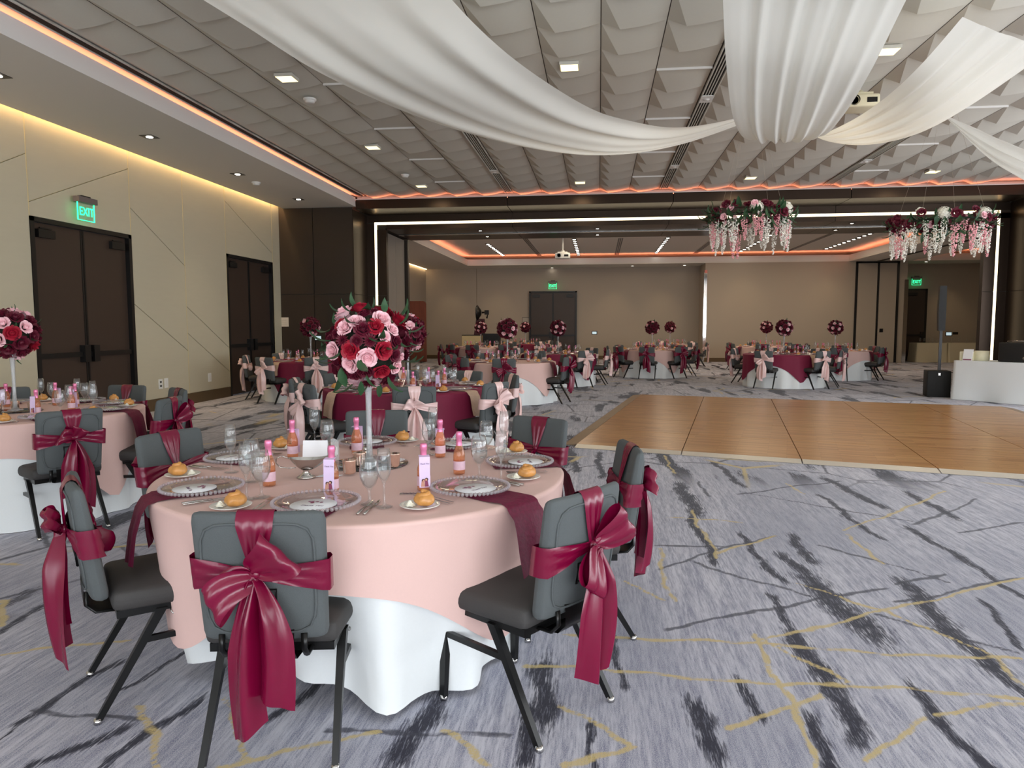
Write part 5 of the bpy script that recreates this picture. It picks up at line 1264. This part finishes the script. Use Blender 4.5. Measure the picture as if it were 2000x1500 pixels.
ob('badge', (MB().add([(w_*.68+.055*cos(2*pi*k/20), -.002, h*.22+.03*sin(2*pi*k/20)) for k in range(20)], [tuple(range(20))[::-1]], 0, False).add([(w_*.68+.055*cos(2*pi*k/20), .004, h*.22+.03*sin(2*pi*k/20)) for k in range(20)], [tuple(range(20))], 0, False), m_steel), t)
ob('handle', (MB().tube([(w_*.1, dd*.5, h), (w_*.12, dd*.5, h+.03), (w_*.6, dd*.5, h+.03), (w_*.62, dd*.5, h)], .012, 8), m_steel), t)
t, (w_, dd, h, m) = mbox('gift_box', 'cream card box with a cut lid on the music table', 'box', .04, .42, .12, .46, .19, m_cream)
ob('box_body', (MB().b2((0, 0, 0), (w_*.62, dd*.7, h-.02)), m_cream), t); ob('box_round', (MB().lathe([(.0, 0), (.13, 0), (.13, h), (.12, h), (.12, .02), (0, .02)], 24, 0, (w_*.82, dd*.5, 0)), m_cream), t)
o_ = on_music(.12, .06); t = thing('card_sign', 'white framed card with plum border leaning on the cream box', 'sign', (o_.x, o_.y, .764), rzm); ob('board', (MB().add([(0, 0, 0), (.17, 0, 0), (.17, .05, .22), (0, .05, .22), (0, .012, 0), (.17, .012, 0), (.17, .062, .22), (0, .062, .22)], [(0, 1, 2, 3), (7, 6, 5, 4), (0, 3, 7, 4), (1, 5, 6, 2), (3, 2, 6, 7)], 0, False), m_card), t)
ob('print', (MB().b2((.01, -.001, .01), (.16, .006, .03)), m_photo2), t)
t, (w_, dd, h, m) = mbox('mixer_desk', 'black mixer with pale knobs right of the amplifier', 'mixer', 1.42, 1.82, .1, .6, .22, m_black)
ob('body', (MB().b2((0, 0, 0), (w_, dd, h)), mat('case_black', None), ) if False else (MB().b2((0, 0, 0), (w_, dd, h)), m_black), t)
for k in range(6): ob('knob', (MB().lathe([(.012, 0), (.010, .02), (0, .02)], 8, 0, (.05+.06*k, .1, h)), m_steel), t)
t = thing('laptop_stand', 'thin black stand with a flat shelf behind the amplifier', 'stand', tuple(on_music(1.18, .70).xy)+(.764,), rzm); ob('pole', (MB().b2((-.012, -.012, .0), (.012, .012, .50)), m_black), t); ob('shelf', (MB().b2((-.20, -.06, .50), (.18, .06, .515)), m_black), t); ob('foot', (MB().b2((-.1, -.05, 0), (.1, .05, .012)), m_black), t)
q = aty(1832, 700, 15.35); t = thing('column_speaker', 'tall black column speaker on a subwoofer by the white music table', 'speaker', (q.x, 15.35, 0), -.25)
ob('subwoofer', (MB().rbox((.42, .46, .53), .015, lambda w: (w.x, w.y, w.z+.267)), mat('speaker_black', lin(18, 18, 18), .7)), t)
ob('badge', (MB().b2((-.02, -.236, .44), (.02, -.229, .49)), m_steel), t)
ob('pole', (MB().b2((.005, -.025, .53), (.055, .025, 1.36)), m_black), t)
ob('column', (MB().prism([(-.03, 1.34), (.085, 1.34), (.09, 1.72), (.085, 2.24), (-.035, 2.24), (-.045, 1.72)], lambda a, b__, dz: (a, -.09+dz, b__), .18), mat('speaker_grille', lin(15, 16, 16), .6, bump=.4, bscale=150)), t)
for x0, x1, lab in ((12.35, 13.45, 'cream clothed buffet table right of the single door'), (13.5, 15.2, 'cream clothed buffet table at the far right wall')):
    t = thing('buffet_table', lab, 'table', (x0, 29.3, 0)); ob('tabletop', (MB().b2((.02, .02, .72), (x1-x0-.02, .73, .75)), m_tabletop), t)
    for xx in (.1, x1-x0-.15): ob('leg', (MB().b2((xx, .3, 0), (xx+.04, .34, .72)), m_leg), t)
    tag(ob('tablecloth', (skirt(0, x1-x0, 0, .75, .757, x0, .05), m_creamc), None, (x0, 29.3, 0)), 'cream cloth on the '+lab.replace('cream clothed ', ''), 'tablecloth')
    for k in range(6):
        xx = x0+.15+(x1-x0-.3)*k/5; tag(ob('water_goblet', G['goblet_far'], None, (xx, 29.45, .76)), '%s goblet in the row on the %s' % (('first', 'second', 'third', 'fourth', 'fifth', 'sixth')[k], lab.replace('cream clothed ', '')), 'glass', 'goblets on the buffet tables')

# ------------------------------------------------------------------ wall things
def wall_plate(mp, w, h, m, name, label, cat, extra=None):
    o = Vector(mp(0, 0, 0)); t = thing(name, label, cat, o); b = MB(); L = lambda u, d, z: Vector(mp(u, d, z))-o
    def bx(u0, u1, d0, d1, z0, z1): return MB().add([L(u, d, z) for u in (u0, u1) for d in (d0, d1) for z in (z0, z1)], [(0, 1, 3, 2), (4, 6, 7, 5), (0, 4, 5, 1), (2, 3, 7, 6), (0, 2, 6, 4), (1, 5, 7, 3)], 0, False)
    ob('plate', (bx(-w/2, w/2, 0, .008, -h/2, h/2), m), t)
    for (nm, u0, u1, d1, z0, z1, m2) in extra or (): ob(nm, (bx(u0, u1, .006, d1, z0, z1), m2), t)
    return t
for px, py, lab, dk in ((313, 750, 'white wall socket with dark sockets beside the switch plate', 1), (324, 748, 'white blank wall plate beside the socket', 0), (409, 737, 'white wall plate before the second doors', 0)):
    q = atx(px, py, XL); wall_plate(lambda u, d, z: (XL+.003+d, q.y+u, q.z+z), .11, .17, m_white, 'wall_socket', lab, 'socket', [('socket', -.022, .022, .012, .02, .05, m_black), ('socket', -.022, .022, .012, -.05, -.02, m_black)] if dk else [('insert', -.028, .028, .011, -.055, .055, m_porc)])
q = aty(553, 629, YD); wall_plate(lambda u, d, z: (q.x+u, YD-d-.001, q.z+z), .28, .22, mat('notice_paper', lin(214, 204, 190), .7), 'paper_notice', 'beige paper notice on the bronze wall', 'notice', [('print', -.09, .09, .0095, .03-.05*k, .034-.05*k, mat('faint_print', lin(150, 140, 128), .7)) for k in range(3)])
q = aty(621.5, 660, YD); wall_plate(lambda u, d, z: (q.x+u, YD-d-.001, q.z+z), .19, .13, m_black, 'touch_panel', 'lit touch panel on the bronze wall behind the vase', 'touch panel', [('screen', -.075, .075, .011, -.045, .045, m_screen)])
q3 = aty(1161, 650, YF); wall_plate(lambda u, d, z: (q3.x+u, YF-d-.001, q3.z+z), .24, .15, m_black, 'touch_panel', 'lit touch panel on the far wall right of the exit doors', 'touch panel', [('screen', -.09, .09, .012, -.05, .05, m_screen)])
q4 = aty(1853, 652, YF); wall_plate(lambda u, d, z: (q4.x+u, YF-d-.001, q4.z+z), .26, .17, m_black, 'touch_panel', 'lit touch panel on the far wall behind the column speaker', 'touch panel', [('screen', -.10, .10, .012, -.06, .06, m_screen)])
q5 = aty(1866, 651, YF); wall_plate(lambda u, d, z: (q5.x+u, YF-d-.001, q5.z+z), .2, .1, m_black, 'switch_plate', 'black switch plate beside the touch panel', 'switch', [('toggle', -.06, .06, .012, -.02, .02, m_frame)])
q6 = aty(1027, 629, YF); wall_plate(lambda u, d, z: (q6.x+u, YF-d-.001, q6.z+z), .32, .4, m_black, 'picture_frame', 'thin black framed notice left of the far exit doors', 'picture frame', [('sheet', -.145, .145, .010, -.185, .185, mat('grey_sheet', lin(176, 168, 158), .6))])
qa, qb = aty(797, 700, 27.6), aty(832, 588, 27.6)
mb_ = thing('mahogany_board', 'tall polished mahogany board standing by the side wall', 'board', (max(qa.x, XL+.06), 27.6, 0)); ww, hh = qb.x-max(qa.x, XL+.06), qb.z
pts_ = [(0, .02), (ww, .02), (ww, hh-.12)]+[(ww-.12+.12*cos(a), hh-.12+.12*sin(a)) for a in (.4, .8, 1.2, pi/2)]+[(0, hh)]
ob('leaf', (MB().prism(pts_, lambda a, b__, dz: (a, dz, b__), .05), m_maho), mb_); ob('foot', (MB().b2((.1, -.25, 0), (.16, .3, .03)).b2((ww-.2, -.25, 0), (ww-.14, .3, .03)), m_black), mb_)
# photo booth corner at the far left
q = aty(934, 640, 27.3); t = thing('photo_booth', 'photo booth with a tilted lamp head on a dark panel', 'photo booth', (q.x, 27.3, 0), 0)
ob('panel', (MB().prism([(-.34, .0), (.30, .0), (.24, 1.72), (-.08, 1.72)], lambda a, b__, dz: (a, dz, b__), .12), mat('booth_panel', lin(70, 26, 34), .6)), t)
hd = ob('lamp_head', (MB().lathe([(.0, 0), (.10, .0), (.30, .14), (.30, .17), (.10, .06), (0, .06)], 24), m_black), t, (.12, .0, 1.96), (0, radians(-90), 0)); ob('reflector', (MB().lathe([(.0, .16), (.3, .175)], 24), m_white), hd)
ob('arm', (MB().tube([(.15, .0, 1.96), (.40, 0, 1.98), (.34, 0, 1.74)], .035, 8).b2((.26, -.06, 1.88), (.42, .06, 2.05)), m_black), t)
q = aty(902, 660, 26.0); t = thing('skirted_stand', 'small stand with pleated cream skirt behind the far blush table', 'stand', (q.x, 26.0, 0)); ob('top', (MB().b2((0, 0, 1.08), (.72, .4, 1.11)), m_black), t); ob('skirt', (skirt(0, .72, 0, .4, 1.08, 2, .06), mat('gold_cream_skirt', lin(206, 186, 140), .7)), t)
q = aty(943, 660, 25.9); t = thing('equipment_case', 'low black equipment case beside the skirted stand', 'case', (q.x, 25.9, 0)); ob('body', (MB().b2((0, 0, .02), (.62, .4, 1.10)), m_black), t); ob('lid', (MB().b2((-.01, -.01, 1.10), (.63, .41, 1.16)), m_frame), t); ob('foot', (MB().b2((.03, .03, 0), (.09, .09, .02)).b2((.53, .03, 0), (.59, .09, .02)), m_black), t)

# projectors
def projector(x, y, zc_, ztop, label, s=1., m=m_white):
    t = thing('projector', label, 'projector', (x, y, zc_)); ob('body', (MB().rbox((.42*s, .34*s, .16*s), .03), m), t); ob('pole', (MB().tube([(0, 0, .1*s), (0, 0, ztop-zc_)], .022*s, 10), m), t)
    ob('bracket', (MB().b2((-.14*s, -.12*s, .08*s), (.14*s, .12*s, .11*s)).lathe([(.06*s, .1*s), (.06*s, .15*s), (0, .15*s)], 12), m), t); ob('lens', (MB().lathe([(0, .0), (.05*s, 0), (.055*s, -.03*s), (.06*s, -.03*s), (.06*s, .03*s)], 16, 0, (0, 0, 0)), m_black), t, (-.1*s, -.17*s, 0), (radians(90), 0, 0)); ob('vent', (MB().b2((.05*s, -.175*s, -.03*s), (.17*s, -.168*s, .03*s)), m_black), t)
q = aty(1676, 203, 9.7); projector(q.x, 9.7, q.z, ZC-.02, 'cream projector hanging from the tiled ceiling between the swags', 1.0, m_cream)
q = aty(1099, 500, 23.5); projector(q.x, 23.5, q.z, 4.34, 'pale projector hanging in the second room before the exit doors', 1.15)

# ------------------------------------------------------------------ draped fabric
def spline(pts, u):
    n = len(pts)-1; f = min(max(u, 0), 1)*n; i = min(int(f), n-1); t = f-i
    p0, p1, p2, p3 = pts[max(0, i-1)], pts[i], pts[i+1], pts[min(n, i+2)]
    return .5*((2*p1)+(p2-p0)*t+(2*p0-5*p1+4*p2-p3)*t*t+(3*p1-p0-3*p2+p3)*t**3)
def swag(e1, e2, nf, amp, bow, label, seed, nu=90, nv=70, pinch=.4):
    A = [aty(*p_) for p_ in e1]; B_ = [aty(*p_) for p_ in e2]; rnd = random.Random(seed); ph = [rnd.uniform(0, 6) for _ in range(4)]
    def f(u, v):
        a, b_ = spline(A, u), spline(B_, u); p_ = a.lerp(b_, v); w = (b_-a).length; tn = spline(A, min(1, u+.01))-spline(A, max(0, u-.01))
        nrm = tn.cross(b_-a)
        nrm = nrm.normalized() if nrm.length > 1e-6 else Vector((0, 0, 1))
        k = min(1, w/.8)
        fo = amp*k*(sin(2*pi*nf*v+ph[0]+.6*sin(3*u+ph[1]))+.5*sin(2*pi*nf*1.7*v+ph[2]+u))*min(1, 6*v)*min(1, 6*(1-v))
        p_ = p_+nrm*fo; p_.z -= bow*k*sin(pi*v)
        return p_
    return tag(ob('fabric_swag', (MB().grid(f, nu, nv), m_drape)), label, 'drape', 'ivory fabric swags under the ceiling')
swag([(300, -60, 5.8), (470, 45, 5.9), (640, 150, 6.2), (850, 240, 6.9), (1050, 292, 7.5), (1200, 302, 7.85), (1330, 282, 8.5), (1450, 242, 9.25)],
     [(830, -60, 5.8), (930, 50, 5.83), (1030, 135, 6.1), (1150, 210, 6.7), (1230, 236, 7.15), (1310, 249, 7.75), (1380, 243, 8.5), (1450, 228, 9.15)], 2.5, .035, .06, 'long ivory swag sweeping across the ceiling from the upper left', 1)
swag([(1408, -80, 5.64), (1412, 0, 5.9), (1418, 120, 6.3), (1432, 230, 6.95), (1458, 272, 7.6), (1490, 256, 8.4), (1520, 215, 9.2)],
     [(1815, -80, 5.7), (1770, 0, 5.95), (1700, 140, 6.3), (1645, 228, 6.95), (1605, 266, 7.6), (1560, 256, 8.4), (1535, 215, 9.2)], 6, .022, .04, 'broad ivory swag hanging face-on in the middle of the ceiling', 2)
swag([(1560, 235, 9.2), (1595, 262, 8.8), (1660, 237, 8.2), (1730, 190, 7.5), (1800, 125, 7.0), (1880, 33, 6.8)],
     [(1562, 245, 9.2), (1610, 274, 8.8), (1690, 283, 8.3), (1790, 262, 7.8), (1900, 203, 7.55), (2060, 92, 7.5)], 4, .02, .03, 'ivory swag clipped up at the right, above the flower hoops', 3)
swag([(1848, 226, 10.0), (1905, 250, 9.9), (1960, 275, 9.8), (2040, 300, 9.7), (2130, 280, 9.7)], [(1852, 234, 10.0), (1920, 300, 9.7), (1975, 338, 9.4), (2050, 372, 9.2), (2130, 370, 9.2)], 3, .03, .03, 'narrow ivory swag behind the others at the right picture edge', 4, 40, 36)

# ------------------------------------------------------------------ hanging flower hoops
def strand_me(m, L, seed):
    rnd = random.Random(seed); b = MB(); n = 110
    for k in range(n):
        t = rnd.random()**.85; r = .038*(1-t)**.6+.004; a = rnd.uniform(0, 6.3); c = Vector((r*cos(a), r*sin(a), -L*t)); s_ = rnd.uniform(.010, .017)*(1-.35*t)
        d1 = Vector((rnd.uniform(-1, 1), rnd.uniform(-1, 1), rnd.uniform(-1, 1))).normalized(); d2 = d1.orthogonal().normalized(); d3 = d1.cross(d2)
        b.add([c+d1*s_, c+d2*s_, c-d1*s_, c-d2*s_, c+d3*s_*.7, c-d3*s_*.7], [(0, 1, 4), (1, 2, 4), (2, 3, 4), (3, 0, 4), (1, 0, 5), (2, 1, 5), (3, 2, 5), (0, 3, 5)], 0, False)
    b.tube([(0, 0, .03), (0, 0, -L)], .003, 4)
    return b.mesh('blossom_strand', m)
STR = {'w': [strand_me(m_wist_w, L, i) for i, L in enumerate((.30, .42, .36))], 'p': [strand_me(m_wist_p, L, i+5) for i, L in enumerate((.30, .40))]}
HYD = MB()
_r = random.Random(9)
for d in fib(70):
    q = outq(d, 0); 
    for k in range(4):
        a = k*pi/2+.4; HYD.add([d*.9+(q @ Vector((0, 0, .05))), d*.95+(q @ Vector((.16*cos(a-.5), .16*sin(a-.5), .03))), d*.98+(q @ Vector((.2*cos(a), .2*sin(a), .06))), d*.95+(q @ Vector((.16*cos(a+.5), .16*sin(a+.5), .03)))], [(0, 1, 2, 3)], 0, True)
HYD.ball((0, 0, 0), .85, 10, 8)
HYD_ME = HYD.mesh('hydrangea', m_rose_w)
def hoop(px, py, Y, R, label, seed, strings):
    q = aty(px, py, Y); t = thing('flower_hoop', label, 'hanging flowers', q, 0, 'hanging flower hoops'); rnd = random.Random(seed)
    ob('ring', (MB().tube([(R*cos(2*pi*k/36), R*sin(2*pi*k/36), 0) for k in range(36)], .012, 6, 0, True), m_foam), t)
    for k in range(46):
        a = 2*pi*(k+rnd.uniform(-.3, .3))/46; z = rnd.uniform(-.06, .13); rr_ = R+rnd.uniform(-.08, .08); p_ = Vector((rr_*cos(a), rr_*sin(a), z)); d = (Vector((cos(a)*(rr_-R)*8, sin(a)*(rr_-R)*8, .2+z*4))+Vector((cos(a), sin(a), 0))*.7+Vector((0, -.4, 0))).normalized()
        kd = rnd.choice('bbbbbbpwbp')
        ob('rose', ROSEF[kd], t, p_, outq(d, rnd.uniform(0, 6)), rnd.uniform(.048, .066) if kd != 'p' else .042)
    for k in range(150):
        a = rnd.uniform(0, 2*pi); p_ = Vector(((R+rnd.uniform(-.06, .06))*cos(a), (R+rnd.uniform(-.06, .06))*sin(a), rnd.uniform(-.10, .08)))
        d = Vector((cos(a)*rnd.uniform(-.4, 1.2), sin(a)*rnd.uniform(-.4, 1.2), rnd.uniform(-.8, .7))).normalized(); ob('leaf', LEAF[k % 2], t, p_, outq(d) @ Matrix.Rotation(radians(90), 3, 'X').to_quaternion(), rnd.uniform(.11, .18))
    for k in range(30):
        a = 2*pi*(k+rnd.uniform(-.3, .3))/30; kd = 'w' if rnd.random() < .6 else 'p'
        ob('blossom_strand', rnd.choice(STR[kd]), t, (R*cos(a), R*sin(a), rnd.uniform(-.10, .0)), (rnd.uniform(-.06, .06), rnd.uniform(-.06, .06), rnd.uniform(0, 6)), rnd.uniform(.85, 1.1))
    for k in range(2+seed % 2): a = -1.3+k*1.0-.3*seed; ob('hydrangea', HYD_ME, t, (R*cos(a), R*sin(a), .06), None, .085)
    top = ZC-.07-q.z
    for k in range(4):
        a = pi/4+k*pi/2; ob('string', (MB().tube([(R*cos(a), R*sin(a), .05), (.08*cos(a), .08*sin(a), top)], .001, 4), m_string), t)
hoop(1464, 425, 10.2, .50, 'hanging hoop of burgundy roses and white blossom strands nearer the middle', 1, 0)
hoop(1834, 437, 10.2, .55, 'hanging hoop with a big white hydrangea at the right', 2, 0)
